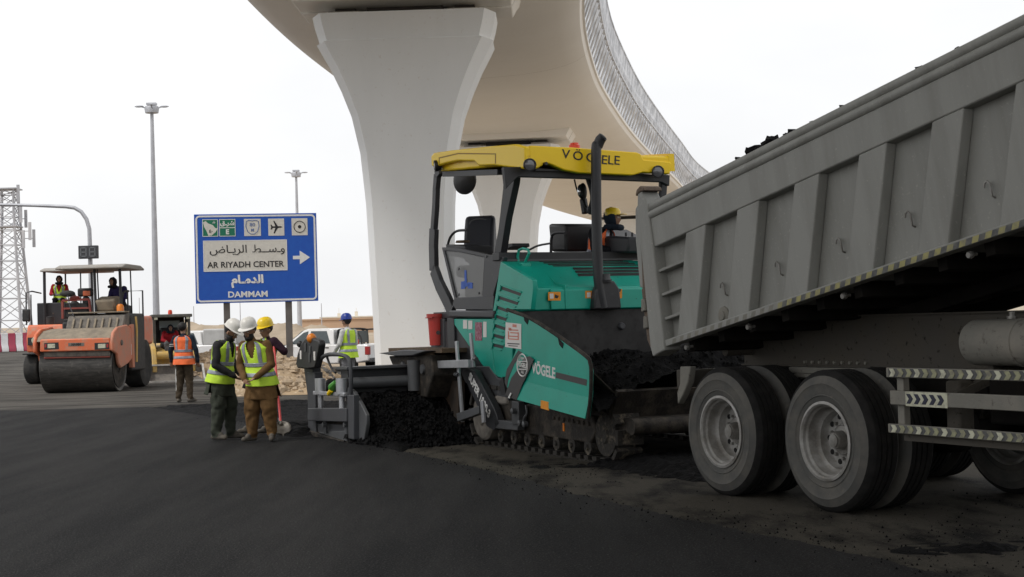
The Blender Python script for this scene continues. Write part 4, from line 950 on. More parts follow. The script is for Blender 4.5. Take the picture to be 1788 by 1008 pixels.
# ---- canopy
cz0 = 3.36
front_px = [(925, 294), (939, 294), (955, 285), (962, 287), (985, 297), (1012, 302), (1106, 306), (1123, 301), (1170, 304), (1173, 286), (1171, 283), (1124, 279), (1119, 269), (1112, 266), (1005, 258), (925, 254)]
can = front_plate('canopy', front_px, -1.98, .10, m_yl, bevel=.02)
side_px = [(753, 290), (758, 292), (780, 285), (800, 281), (828, 282), (836, 290), (862, 289), (925, 294), (925, 254), (897, 252), (850, 256), (785, 263), (757, 267), (752, 273)]
b = MB(); sp2 = S(side_px, .13); sp2 = [(min(x, -1.99), z) for x, z in sp2]; b.prism(sp2, .13, .22, 'y'); b.build('canopy_side', m_yl, can, bevel=.02)
sp3 = [(x, z) for x, z in sp2]; xr_ = min(x for x, z in sp3)
b = MB(); b.prism([(-2.0, 3.42), (xr_+.1, 3.62), (xr_+.1, 3.72), (-3.8, 3.72), (-2.5, 3.60), (-2.0, 3.55)], .22, 2.2, 'y'); b.build('roof_shell', m_yl, can, bevel=.03)
b = MB(); b.prism([(-2.06, 3.36), (-4.9, 3.62), (-4.9, 3.6), (-2.06, 3.34)], .3, 2.1, 'y'); b.build('roof_lining', m_an, can)
b = MB(); b.prism(S([(766, 275), (800, 267), (866, 268), (866, 286), (864, 286), (864, 270), (800, 269.5), (768, 277), (767, 288), (766, 288)], .128), .1285, .1315, 'y'); b.build('panel_groove', m_ylseam, can)
b = MB(); b.prism([(x, 0) for x in ()] or [(-2.1, 2.12), (-5.0, 2.12), (-5.0, 2.2), (-2.1, 2.2)], 3.4, 3.44, 'z') if False else b.prism([(-1.99, 3.36), (xr_+.05, 3.66), (xr_+.05, 3.78), (-3.8, 3.74), (-2.0, 3.58)], 2.12, 2.2, 'y'); b.build('canopy_side', m_yl, can)
cxl, czl = Fq([(1031, 275)], -1.955)[0]
for ch, px, py in (('V', 988, 270), ('Ö', 1009, 273), ('G', 1031, 276), ('E', 1055, 280), ('L', 1066, 280.5), ('E', 1077, 281)):
    l, z = Fq([(px, py)], -1.98)[0]; text(ch, .155, can, (-1.977, l, z), (0, 1, -.09), (0, 0, 1), m_blk, 'lettering', bold=.001, sx=1.15)
# work lamps in the canopy edge
for px, py, kind in ((925, 288, 'f'), (1149, 300, 'f'), (760, 290, 's')):
    if kind == 'f': l, z = Fq([(px, py)], -1.93)[0]; c = (-1.93, l, z); ax = (1, -.25, -.1)
    else: x, z = S([(px, py)], .12)[0]; c = (x, .12, z); ax = (-.3, -1, -.1)
    b = MB(); b.lathe([(0, -.09), (.06, -.08), (.078, -.02), (.078, .012), (.066, .014), (.064, 0)], c, ax, 18); hl = b.build('work_lamp', m_blkp, can)
    b = MB(); b.lathe([(.064, .002), (.03, .014), (0, .016)], c, ax, 16); b.build('lens', m_lens, hl)
b = MB(); l, z = Fq([(953, 286)], -1.94)[0]; b.lathe([(0, .03), (.02, .03), (.022, -.03)], (-1.95, l, z), (1, 0, 0), 10); b.build('canopy_latch', m_blkp, can)
# beacon and round balloon light
l, z = Fq([(1003, 257)], -2.2)[0]; b = MB(); b.lathe([(.07, -.03), (.07, .02), (.055, .03), (.05, .05), (0, .055)], (-2.2, l, z+.0), (0, 0, 1), 14); b.build('beacon', m_beacon, can)
x, z = S([(812, 315)], .75)[0]; b = MB(); b.lathe([(0, -.05), (.13, -.04), (.20, -.01), (.20, .02), (.12, .06), (0, .07)], (x, .75, z), (.45, -.9, 0), 28); bl = b.build('round_lamp', m_blkp, pv)
b = MB(); b.bar((x, .75, z+.15), (x, .8, z+.4), .05); b.build('lamp_hanger', m_blkp, bl)

# ---- posts and front frame
post_px = [(770, 297), (764, 305), (762, 330), (761, 360), (758, 400), (757, 430), (758, 470), (768, 498), (783, 528), (790, 545)]
rp = [(x, .26, z) for x, z in S(post_px, .26)]
b = MB()
for i in range(len(rp)-1): b.bar(rp[i], Vector(rp[i+1])+(Vector(rp[i+1])-Vector(rp[i])).normalized()*.02, .07, .12 if i < 4 else .2)
b.build('rear_post', m_an2, pv, bevel=.008)
def blade(px, l, th, nm='post', mt=m_an): 
    b = MB(); b.prism(S(px, l), l, l+th, 'y'); return b.build(nm, mt, pv, bevel=.008)
blade([(880, 293), (899, 296), (897, 320), (884, 380), (874, 445), (862, 445), (870, 400), (878, 330)], .24, .09, 'front_post')
l0_, z1_ = Fq([(885, 294)], -2.1)[0]
b = MB(); b.prism(Fq([(880, 292), (930, 291), (985, 297), (1170, 306), (1169, 325), (1155, 318), (1010, 312), (905, 309), (893, 320), (884, 330)], -2.12), -2.2, -2.12, 'x'); b.build('front_header', m_an, pv, bevel=.008)
b = MB(); b.prism(Fq([(1155, 305), (1167, 305), (1164, 345), (1158, 450), (1146, 450), (1154, 345)], -2.25), -2.32, -2.25, 'x'); b.build('front_post', m_an, pv, bevel=.008)
b = MB(); b.bar((-3.0, .26, 3.42), (-4.8, .26, 3.58), .07, .07); b.build('roof_bar', m_an, pv)
# bulwark along the front of the platform
b = MB(); b.box(-2.95, -2.74, .10, 2.42, 2.30, 2.40); b.build('bulwark', m_an, pv, bevel=.01)
b = MB(); b.box(-2.74, -2.71, .12, 2.40, 2.288, 2.312); b.build('trim_strip', m_gsteel, pv)
b = MB(); b.box(-5.0, -2.74, .12, 2.4, 1.62, 1.70); b.build('platform', m_an, pv)
# right operator station
side_plate('window', [(775, 436), (846, 446), (842, 520), (795, 522)], .16, .012, m_win, bevel=0)
side_plate('window_frame', [(771, 432), (800, 434), (846, 443), (847, 450), (800, 440), (776, 438), (796, 520), (793, 524)], .14, .05, m_an2)
side_plate('lower_panel', [(793, 520), (862, 517), (861, 541), (796, 541), (790, 532)], .12, .06, m_an2)
side_plate('corner_panel', [(846, 444), (880, 449), (862, 512), (858, 541), (846, 541), (842, 520)], .13, .06, m_an2)
for px, py in ((800, 470), (848, 448), (800, 515), (835, 512), (790, 535), (802, 536)):
    x, z = S([(px, py)], .115)[0]; b = MB(); b.lathe([(0, .012), (.016, .012), (.018, 0)], (x, .13, z), (0, -1, 0), 8); b.build('bolt', m_gsteel, pv)
for q in ([(812, 470), (815, 470), (816, 492), (822, 496), (812, 500)], [(806, 490), (813, 489), (813, 502), (806, 503)], [(818, 491), (826, 492), (826, 502), (818, 502)]):
    b = MB(); b.prism(S([(a-1, c+2) for a, c in q], .155), .155, .159, 'y'); b.build('blue_mark', m_bl2, pv)
# seat: cushion, back, headrest
x, z = S([(836, 412)], .72)[0]
st = bpy.data.objects.new('seat', None); COL.objects.link(st); st.parent = pv; st.location = (x, .72, 0); st.rotation_euler = (0, 0, R_(-35))
b = MB(); b.prism([(-.30, 2.32), (-.2, 2.36), (.05, 2.38), (.10, 2.50), (-.02, 2.86), (-.10, 3.02), (-.2, 3.02), (-.22, 2.9)], -.21, .21, 'y'); b.build('backrest', m_seatv, st, bevel=.05)
b = MB(); b.tube(spline([(.02, -.16, 2.45), (-.03, -.15, 2.8), (-.07, -.10, 2.95), (-.08, .1, 2.95), (-.04, .15, 2.8), (.01, .16, 2.45)], 4), .015, 6); b.build('back_piping', m_gsteel, st)
b = MB(); b.box(-.1, .42, -.25, .25, 2.16, 2.32); b.build('cushion', m_seatv, st, bevel=.05)
b = MB(); b.box(0, .3, -.15, .15, 1.7, 2.16); b.build('pedestal', m_an, st)
b = MB(); b.tube(spline([(x, .4, z) for x, z in S([(781, 432), (786, 415), (797, 404), (815, 402)], .4)], 4), .018, 8); b.build('hand_rail', m_an, pv)
b = MB(); q = S([(808, 424)], .4)[0]; b.lathe([(0, .03), (.09, .03), (.1, 0)], (q[0], .4, q[1]), (0, 0, 1), 14); b.build('console_knob', m_wood, pv)
side_plate('console', [(778, 427), (812, 430), (812, 452), (782, 446)], .3, .4, m_an)
b = MB(); b.prism(S([(875, 427), (894, 425), (895, 431), (880, 437), (872, 437)], .6), .6, .85, 'y'); b.build('arm_rest', m_blkp, pv, bevel=.01)
b = MB(); b.box(-3.6, -3.0, .35, .9, 1.7, 2.38); b.build('control_box', m_an, pv, bevel=.03)
# middle rails on the platform
l_ = 1.35
b = MB(); b.tube(spline([(x, l_, z) for x, z in S([(962, 442), (963, 415), (970, 407), (988, 406)], l_)], 4), .02, 8); b.build('hand_rail', m_an, pv)
b = MB(); b.tube(spline([(x, l_, z) for x, z in S([(925, 436), (940, 429), (962, 425)], l_)], 3), .015, 6); b.build('hose', m_an, pv)
# left operator station, seen against the light
l_ = 1.75
b = MB(); b.prism(S([(985, 391), (1016, 391), (1017, 440), (990, 440)], l_), l_-.25, l_+.25, 'y'); st2 = b.build('operator_seat', m_blkp, pv, bevel=.04)
b = MB(); b.prism(S([(1050, 400), (1072, 412), (1120, 414), (1120, 442), (1045, 442)], l_+.2), l_, l_+.6, 'y'); b.build('operator_console', m_an, pv, bevel=.03)
for px in (1093, 1104): 
    x, z = S([(px, 413)], l_+.2)[0]; b = MB(); b.tube([(x, l_+.2, z-.02), (x, l_+.2, z+.05)], .015, 6); b.build('lever', m_blkp, pv)
b = MB(); b.tube(spline([(x, 1.5, z) for x, z in S([(1028, 312), (1034, 330), (1036, 350), (1030, 372)], 1.5)], 4), .045, 8); b.build('mirror_arm', m_an, pv)
b = MB(); b.tube(spline([(x, 1.45, z) for x, z in S([(1003, 314), (1007, 330), (1014, 345), (1024, 362)], 1.45)], 4), .012, 6); b.build('cable', m_blkp, pv)
x, z = S([(1018, 335)], 1.5)[0]; b = MB(); b.ball((x, 1.5, z), .1, sc=(.5, .55, 1.15), n=14); mr = b.build('mirror', m_blkp, pv)
b = MB(); b.ball((x-.015, 1.47, z+.01), .085, sc=(.45, .5, 1.05), n=14); b.build('mirror_glass', m_mir, mr)
b = MB(); b.tube([(x, z_[0], z_[1]) for x, z_ in ((x, (1.5, z-.1)), (x+.05, (1.5, z-.28)))], .05, 8); b.build('mirror_stem', m_an2, mr)

# ---- tow arm, steps, galvanised frame
arm = side_plate('tow_arm', [(806, 651), (815, 642), (828, 648), (862, 712), (872, 740), (862, 752), (850, 745)], -.10, .09, m_an)
a0, a1 = S([(822, 660), (853, 722)], -.10); ad = Vector((a1[0]-a0[0], 0, a1[1]-a0[1])).normalized(); c = ((a0[0]+a1[0])/2, -.103, (a0[1]+a1[1])/2)
text('SUPER 1800-3', .155, arm, c, ad, Vector((-ad.z, 0, ad.x)), m_wht, bold=.004, sx=.84)
def gbar(name, p, q, w, l, mt=m_galv, th=.03):
    a, c = S([p, q], l); b = MB(); b.bar((a[0], l, a[1]), (c[0], l, c[1]), th, w); return b.build(name, mt, pv, bevel=.004)
gbar('ladder_post', (797, 596), (808, 737), .06, -.2); gbar('ladder_post', (822, 582), (827, 642), .06, -.2)
b = MB(); b.prism(S([(766, 630), (823, 628), (824, 642), (768, 643)], -.22), -.27, -.2, 'y'); b.build('step', m_galv, pv, bevel=.005)
for px, py in ((764, 640), (764, 630), (830, 627), (797, 654)):
    x, z = S([(px, py)], -.23)[0]; b = MB(); b.lathe([(0, .04), (.025, .04), (.03, 0), (.02, 0), (.02, -.06)], (x, -.23, z), (-1, 0, 0) if px < 800 else (1, 0, 0), 8); b.build('clamp', m_gsteel, pv)
b = MB(); b.prism(S([(803, 722), (842, 709), (843, 722), (805, 736)], -.24), -.29, -.2, 'y'); b.build('step', m_gsteel, pv, bevel=.005)
gbar('ladder_post', (842, 700), (845, 738), .07, -.3)
side_plate('bracket', [(893, 700), (905, 702), (906, 742), (893, 742)], -.12, .1, m_an2)
side_plate('bracket', [(862, 733), (905, 738), (903, 752), (862, 748)], -.1, .1, m_gsteel)
b = MB(); b.tube(spline([(x, -.15, z) for x, z in S([(918, 705), (920, 722), (915, 730), (913, 742)], -.15)], 3), .014, 6); b.build('hose', m_gsteel, pv)
for px, py in ((908, 739), (916, 741), (896, 718)):
    x, z = S([(px, py)], -.15)[0]; b = MB(); b.lathe([(.035, 0), (.035, .05), (.02, .06), (0, .06)], (x, -.12, z), (0, -1, 0), 10); b.build('fitting', m_gsteel, pv)
b = MB(); b.prism(S([(878, 668), (884, 658), (890, 690), (882, 690)], 0), -.05, .02, 'y'); b.build('bracket', m_blkp, pv)
side_plate('reservoir', [(862, 690), (885, 694), (884, 708), (862, 706)], .0, .25, m_disc, bevel=.03)
x, z = S([(812, 722)], .02)[0]
# tractor rear: frames and dark tanks seen above the heap
b = MB(); b.box(-5.1, -4.6, .1, 2.4, .8, 1.62); b.build('rear_frame', m_an, pv, bevel=.03)
side_plate('rear_column', [(780, 556), (792, 556), (794, 620), (782, 622)], .02, .1, m_an)
side_plate('heat_shield', [(760, 665), (800, 665), (800, 745), (762, 745)], -.05, .1, M('rusty_brown', (.06,.035,.018), .85, c2=(.02,.016,.013), scale=3, lo=.35, hi=.65, stretch=(1, 1, .4)))
side_plate('valve_block', [(762, 612), (790, 612), (792, 660), (765, 660)], .0, .25, m_grime)
b = MB(); x, z = S([(772, 618)], -.02)[0]; b.lathe([(0, .05), (.04, .05), (.05, 0), (.05, -.1)], (x, -.02, z), (0, 0, 1), 12); b.build('filler_cap', m_yl, pv)

# ---- screed
scr = bpy.data.objects.new('screed', None); COL.objects.link(scr); scr.parent = pv
def scp(name, px, l, th, mat, bevel=.01):
    b = MB(); b.prism(S(px, l), l, l+th, 'y'); return b.build(name, mat, scr, bevel=bevel)
b = MB(); b.box(-6.1, -4.95, .0, 2.5, .12, 1.0); b.build('main_body', m_grime, scr, bevel=.03)
scp('side_box', [(678, 622), (752, 620), (756, 655), (745, 695), (700, 690), (690, 650)], -.35, .5, m_grime, .02)
scp('cover_plate', [(660, 617), (705, 611), (742, 613), (720, 621), (690, 622)], -.45, .6, m_gsteel)
b = MB(); (xa, za), (xb, zb) = S([(690, 612), (784, 606)], -.2); b.box(xa, xb, -.3, .6, za-.02, za+.035); b.box(xa, xb-.3, -.31, -.28, za-.06, za-.02); b.build('walkway_board', m_wood, scr)
for (px, py, mt, r) in ((704, 638, m_gsteel, .05), (719, 655, m_pap, .035), (708, 650, m_amber, .02), (738, 645, m_gsteel, .06), (730, 680, m_grime, .07)):
    x, z = S([(px, py)], -.36)[0]; b = MB(); b.lathe([(0, .04), (r, .04), (r*1.1, .02), (r*1.1, 0)], (x, -.34, z), (0, -1, 0), 12); b.build('fitting', mt, scr)
b = MB(); x, z = S([(736, 655)], -.3)[0]; b.tube([(x, -.4, z-.2), (x, -.4, z+.2)], .09, 14); b.build('motor', m_gsteel, scr)
# extension body towards the camera side: long beams run across the machine
lE = -1.28
xE, zE = S([(640, 660)], lE)[0]
b = MB(); b.prism([(-5.0, .60), (-4.72, .60), (-4.72, .98), (-5.0, .98)], lE+.05, 0, 'y'); b.build('extension_beam', m_an, scr, bevel=.01)
b = MB(); b.prism([(-5.02, .98), (-4.60, .98), (-4.60, 1.01), (-5.02, 1.01)], lE, .1, 'y'); b.build('extension_tread', m_gsteel, scr)
b = MB(); b.tube([(-4.55, lE, .80), (-4.55, .05, .80)], .075, 16); b.tube([(-4.55, -.16, .80), (-4.55, .08, .80)], .10, 16); b.build('telescopic_tube', m_gsteel, scr)
b = MB(); b.prism([(-4.75, .04), (-4.62, .04), (-4.60, .72), (-4.75, .72)], lE+.03, 0, 'y'); b.build('front_plate', m_blkp, scr)
b = MB(); b.prism([(-5.9, .04), (-4.75, .04), (-4.75, .45), (-5.9, .4)], lE+.06, 0, 'y'); b.build('extension_screed', m_grime, scr, bevel=.02)
# end plate with its fittings
ep_ = [(548, 756), (600, 776), (616, 782), (628, 779), (636, 766), (640, 740), (639, 724), (630, 706), (617, 684), (607, 676), (605, 690), (604, 752)]
scp('end_plate', ep_, lE-.03, .05, m_gsteel)
scp('end_shoe', [(540, 752), (600, 771), (618, 782), (606, 783), (560, 772), (538, 764)], lE-.07, .1, m_grime)
scp('end_panel', [(537, 713), (604, 713), (605, 737), (537, 735)], lE-.12, .10, m_an2)
scp('end_column', [(536, 650), (549, 650), (552, 760), (538, 756)], lE-.04, .12, m_an2)
scp('end_column', [(606, 690), (617, 690), (618, 768), (608, 766)], lE-.10, .08, m_an2)
scp('inner_plate', [(552, 740), (604, 742), (604, 762), (556, 756)], lE-.02, .04, m_an2)
scp('cross_bar', [(546, 683), (600, 686), (600, 693), (546, 690)], lE-.12, .06, m_galv)
for x0 in (559, 596):
    (x, z), (x2, z2) = S([(x0, 661), (x0, 715)], lE-.08); b = MB(); b.tube([(x, lE-.08, z), (x, lE-.08, (z+z2)/2)], .075, 12); b.tube([(x, lE-.08, (z+z2)/2), (x, lE-.08, z2)], .04, 10); b.build('adjuster', m_galv, scr)
    (x, z), = S([(x0+4, 742)], lE-.1); b = MB(); b.lathe([(0, .05), (.035, .05), (.04, 0)], (x, lE-.05, z), (0, -1, 0), 10); b.tube([(x, lE-.06, z+.1), (x, lE-.06, z-.12)], .03, 8); b.build('screw_jack', m_gsteel, scr)
(x, z), = S([(580, 675)], lE+.3); b = MB(); b.ball((x, lE+.3, z), .12, n=12, sc=(1, 1, .9), jit=.5); b.build('motor', m_an, scr)
(x, z), = S([(582, 678)], lE-.12); b = MB(); b.tube([(x-.08, lE-.12, z-.06), (x, lE-.14, z+.02), (x+.1, lE-.12, z+.08)], [.04, .05, .03], 8); b.build('green_bottle', M('bottle_green', (.08,.30,.05), .4), scr)
(x, z), = S([(576, 684)], lE-.15); b = MB(); b.tube([(x-.05, lE-.15, z-.03), (x+.06, lE-.15, z+.02)], .03, 8); b.build('yellow_grip', m_yl, scr)
# U shaped hand rail
b = MB(); b.tube(spline([(x, lE-.05, z) for x, z in S([(611, 712), (613, 660), (610, 630), (600, 621), (580, 619), (566, 622), (555, 632)], lE-.05)], 5), .028, 8); b.build('hand_rail', m_an2, scr)
b = MB(); b.tube(spline([(x, lE, z) for x, z in S([(570, 620), (574, 632), (580, 645), (586, 651)], lE)], 4), .018, 6); b.build('hose', m_blkp, scr)
# control station: two black tilted panels on a column with an orange knob
cpn = [(519, 618), (525, 600), (533, 590), (541, 589), (556, 595), (557, 603), (553, 628), (549, 643), (536, 645), (519, 643), (516, 636)]
scp('control_panel', cpn, lE-.12, .10, m_blkp, .02)
scp('control_stem', [(530, 640), (546, 642), (548, 700), (538, 700)], lE-.03, .12, m_an)
(x, z), = S([(544, 591)], lE-.1); b = MB(); b.ball((x, lE-.1, z), .07, n=12); b.build('orange_knob', m_amber, scr)
for px, py, mt in ((525, 620, m_pap), (549, 622, m_pap), (541, 612, m_gsteel), (540, 625, m_gsteel), (533, 607, m_gsteel)):
    (x, z), = S([(px, py)], lE-.13); b = MB(); b.box(x-.03, x+.03, lE-.135, lE-.12, z-.06, z+.06); b.build('control_button', mt, scr, bevel=.004)
(x, z), = S([(524, 601)], lE-.05); b = MB(); b.ball((x, lE-.05, z), .05, n=10); b.build('joystick', m_blkp, scr)

# ---- asphalt in the hopper and in front of the screed
QM = Matrix.Translation(Q.o) @ Matrix.Rotation(Q.rot(), 4, 'Z')
def hf(x, y):
    v = (y-1.2)/1.6; return .62+.48*max(0, 1-v*v)+.12*math.sin(x*2.0+1)-.25*sstep(.0, .35, x)+.10*(1-sstep(-1.9, -1.2, x))
b = heap('hopper_load', -1.88, .34, -.22, 2.78, hf, 90, 110, m_loose, QM, .07, 4, 11)
o = b.build('asphalt_heap', m_loose, smooth=60); tag(o, 'black asphalt heap in the hopper between green wing and truck', 'asphalt heap', kind='stuff')
def sf(x, y):
    t = (x+4.6)/1.0; side = sstep(-1.42, -1.1, y)*1.0
    return max(-.03, (.66*(1-t**1.5) if t < 1 else 0)*side*(1-.0*y))
b = heap('auger_heap', -4.6, -3.35, -1.35, 1.2, sf, 70, 140, m_loose, QM, .05, 5, 17)
o = b.build('asphalt_heap', m_loose, smooth=60); tag(o, 'black asphalt heap spread in front of the extended screed', 'asphalt heap', kind='stuff')
b = MB()
for i in range(2600):
    if i % 2: x, y = rnd.uniform(-4.5, -3.4), rnd.uniform(-1.4, .2); z = sf(x, y)
    else: x, y = rnd.uniform(-1.8, .3), rnd.uniform(-.2, 2.7); z = hf(x, y)
    p = QM @ Vector((x, y, z+.02)); b.ball(p, rnd.uniform(.006, .02)*rnd.choice((1, 1, 1, 1.8)), n=5, jit=.9, seed=i)
o = b.build('asphalt_clumps', m_loose, smooth=20); tag(o, 'small black clumps lying on the asphalt heaps of the machine', 'asphalt clumps', kind='stuff')
def uf(x, y):
    e = min(1, (x+.2)/.5, (2.3-x)/.8, (y+.35)/.5, (3.0-y)/.5); return -.03+.13*max(0, e)
b = heap('under_heap', -.2, 2.3, -.35, 3.0, uf, 90, 110, m_loose, QM, .045, 6, 31)
o = b.build('asphalt_heap', m_loose, smooth=60); tag(o, 'low black asphalt heap on the ground between the tracks and truck tyres', 'asphalt heap', kind='stuff')
# ridge of loose asphalt left behind and beside the end plate
def rf(x, y): 
    e = min(1, (x+9.4)/2.0, (-5.6-x)/.6 if x > -6.2 else 1, (y+1.9)/.5, (1.6-y)/.8); return -.03+.17*max(0, e)
b = heap('loose_ridge', -9.4, -5.6, -1.9, 1.6, rf, 110, 90, m_loose, QM, .04, 6, 23)
o = b.build('loose_ridge', m_loose, smooth=60); tag(o, 'low rough ridge of loose asphalt behind the screed', 'asphalt ridge', kind='stuff')

# red bucket standing on the walkway board
(x, z), (xb, zb) = S([(764, 603), (764, 548)], .1); w = Q.o+Q.F*x+Q.L*.1
bk = thing('bucket', 'red plastic bucket standing on the brown board', 'bucket', (w.x, w.y, z))
H_ = zb-z; b = MB(); b.lathe([(0, 0), (.105, 0), (.125, H_*.9), (.14, H_*.9), (.14, H_), (.125, H_), (.10, .02)], (0, 0, 0), (0, 0, 1), 24); b.build('bucket_body', m_red, bk)
b = MB(); b.tube(arc((0, 0), .15, 95, 250, 10, lambda a, c: (a, c-.0, H_*.88)), .008, 6); b.build('handle', m_red, bk)
b = MB(); b.lathe([(0, .004), (.03, .004), (.03, 0)], (.02, -.122, H_*.4), (0, -1, 0), 8); b.build('stain', m_brn, bk)

# ================================================================== rollers, loader, pickup, van
m_or = M('roller_orange', (.72,.17,.07), .5, c2=(.66,.15,.06), scale=2, c3=(.52,.27,.18), s3=5, lo3=.48, hi3=.68)
m_or2 = M('roller_orange_dusty', (.62,.22,.13), .65, c2=(.50,.25,.17), scale=4, c3=(.42,.3,.22), s3=12)
m_dust = M('dusty_cover', (.30,.25,.185), .9, c2=(.20,.17,.13), scale=4, lo=.4, hi=.65, bump=.4, bscale=20)
m_dusty2 = M('dusty_steel', (.20,.18,.155), .85, c2=(.12,.11,.10), scale=7, bump=.3)
m_drum = M('drum_steel', (.085,.08,.073), .5, .4, c2=(.04,.038,.036), scale=3, lo=.35, hi=.65, c3=(.14,.13,.115), s3=7, lo3=.58, hi3=.75, stretch=(.15, 1, 6))
m_can = M('canopy_dusty', (.34,.325,.30), .85, c2=(.30,.27,.23), scale=2, c3=(.48,.45,.4), s3=8)
m_bk = M('matt_black', (.018,.018,.02), .7, c2=(.04,.038,.036), scale=8)
m_red2 = M('red_frame', (.30,.05,.04), .6, c2=(.25,.08,.06), scale=6)
m_wb = M('wheel_black', (.022,.022,.022), .85, c2=(.045,.042,.038), scale=6)
m_yc = M('loader_yellow', (.62,.40,.10), .6, c2=(.50,.36,.17), scale=4, c3=(.40,.3,.2), s3=9)
m_edge = M('worn_edge', (.62,.60,.56), .5, .2, c2=(.4,.38,.35), scale=6)
m_car = M('car_white', (.80,.80,.80), .3, c2=(.74,.73,.71), scale=2, coat=.4); m_cgl = M('car_glass', (.05,.065,.07), .1, c2=(.09,.11,.12), scale=1)
m_tail = M('tail_light_red', (.35,.03,.03), .3)

def roller_common(Fm, t, l0, l1, x0, x1, z, posts, pm=.035):
    b = MB()
    b.prism([(x0, z), (x1, z), (x1-.02, z+.06), (x1-.35, z+.13), (x0+.35, z+.13), (x0+.02, z+.06)], l0, l1, 'y'); c = b.build('canopy', m_can, t, bevel=.03)
    for (x, l, zb, r) in posts:
        b = MB(); b.tube([(x, l, zb), (x-.03, l-.03 if l > 0 else l, z+.02)], r, 8); b.build('canopy_post', m_an, t)
    return c
# ---- drum roller facing the camera
A_ = Frame(-11.57, 40.0, -1.5)
ra = thing('road_roller', 'orange drum roller with dusty canopy, front drum facing the camera', 'road roller', A_.o, A_.rot())
def af(pts, x): return A_.front(pts, x)
b = MB(); R = .69
b.lathe([(R-.09, .03), (R-.02, .0), (R, .015), (R, 1.935), (R-.02, 1.95), (R-.09, 1.92)], (0, -.96, R), (0, 1, 0), 64); drum = b.build('drum', m_drum, ra)
for l, a in ((-.93, 1), (.96, -1)):
    b = MB(); b.lathe([(0, -.03), (.18, -.03), (.2, 0), (R-.1, .02)], (0, l, R), (0, -a, 0), 32); b.build('drum_head', m_grime, drum)
def aplate(name, px, x, th, mat, parent=ra, bevel=.02):
    b = MB(); b.prism(af(px, x), x-th, x, 'x'); return b.build(name, mat, parent, bevel=bevel)
fp = aplate('front_beam', [(70, 593), (191, 590), (194, 612), (69, 615)], .82, .12, m_or, bevel=.03)
aplate('scraper', [(76, 615), (192, 612), (192, 622), (76, 624)], .70, .05, m_dusty2)
aplate('scraper_edge', [(76, 624), (192, 622), (192, 624.5), (76, 627)], .72, .06, m_red2)
for x0, x1 in ((83, 96), (171, 184)):
    aplate('light_recess', [(x0-6, 599), (x1+6, 598), (x1+7, 610), (x0-6, 611)], .826, .02, m_bk, fp, .004); aplate('headlight', [(x0, 601), (x1, 600.5), (x1, 608), (x0, 608.5)], .835, .02, m_refw, fp, .004)
    aplate('indicator', [(x0-5 if x0 < 100 else x1+2, 601), (x0-2 if x0 < 100 else x1+5, 601), (x0-2 if x0 < 100 else x1+5, 607), (x0-5 if x0 < 100 else x1+2, 607)], .832, .02, m_tail, fp, .002)
aplate('nameplate', [(119, 599), (147, 598.5), (147, 604.5), (119, 605)], .825, .01, m_dusty2, fp, .003)
l, z = af([(133, 601.7)], .83)[0]; text('HAMM', .085, fp, (.8265, l, z), (0, 1, 0), (0, 0, 1), m_bk, bold=.004)
for s, lx in ((-1, -1.06), (1, .99)):
    b = MB(); b.prism([(.82, 1.10), (.85, 1.35), (.72, 1.58), (.35, 1.72), (-.5, 1.78), (-1.1, 1.6), (-1.1, .9), (-.5, .72), (.15, .62), (.35, .75), (.45, 1.0)], lx, lx+.09, 'y'); sd_pl = b.build('side_plate', m_or2 if s > 0 else m_or, ra, bevel=.03)
    b = MB(); b.lathe([(0, .03), (.07, .03), (.08, 0)], (.1, lx+.09*(s > 0), 1.3), (0, s, 0), 12); b.build('bolt_plate', m_dusty2, sd_pl)
b = MB(); b.prism([(.80, 1.38), (.70, 1.50), (.30, 1.66), (-.40, 1.72), (-.40, 1.60), (.60, 1.36)], -.98, .99, 'y'); b.build('drum_cover', m_dust, ra, bevel=.02)
b = MB(); b.prism([(-.45, 1.62), (-.75, 2.05), (-1.2, 2.12), (-1.2, 1.2), (-.45, 1.2)], -.62, .95, 'y'); b.build('engine_hood', m_dusty2, ra, bevel=.03)
for k in range(7):
    b = MB(); l = -.45+.2*k; b.prism([(-.46, 1.68), (-.66, 1.97), (-.64, 1.98), (-.44, 1.69)], l, l+.05, 'y'); b.build('hood_rib', m_dust, ra)
b = MB(); b.box(-1.2, -.75, -.62, .95, 2.12, 2.16); b.build('hood_lid', m_dust, ra, bevel=.01)
b = MB(); b.prism([(-1.0, 2.16), (-.95, 2.3), (-.9, 2.48), (-1.5, 2.60), (-1.6, 2.16)], .05, .62, 'y'); b.build('console', m_dust, ra, bevel=.06)
b = MB(); b.lathe([(.10, 0), (.10, .14), (.06, .19), (0, .2)], (-.9, .78, 2.16), (0, 0, 1), 14); b.build('beacon', m_amber, ra)
b = MB(); b.box(-3.6, -1.2, -.95, .75, .75, 1.9); b.build('rear_body', m_bk, ra, bevel=.05)
b = MB(); b.box(-3.7, -1.5, -1.0, .85, 1.88, 1.98); b.build('platform', m_bk, ra, bevel=.02)
for l in (-.72, -.3, .05):     # reddish console frame on the left
    pass
b = MB(); b.bar((-1.3, -.95, 2.0), (-1.3, -.95, 2.5), .06); b.bar((-1.3, -.95, 2.5), (-1.3, -.2, 2.52), .06); b.bar((-1.3, -.2, 2.52), (-1.3, -.15, 2.0), .06); b.bar((-1.3, -.95, 2.28), (-1.3, -.2, 2.28), .05); b.build('console_frame', m_red2, ra)
b = MB(); b.box(-1.55, -1.32, -.9, -.25, 2.0, 2.42); b.build('left_console', m_bk, ra, bevel=.03)
b = MB(); b.ball((-1.35, -.62, 2.56), .12, n=10, sc=(1, 1.3, .6)); b.build('console_hood', m_red2, ra)
l, z = af([(118, 513)], -1.2)[0]; b = MB(); b.ball((-1.2, l, z), .22, n=14, sc=(.3, 1, .42)); mi_ = b.build('mirror', m_bk, ra); mi_.rotation_euler = (0, 0, 0)
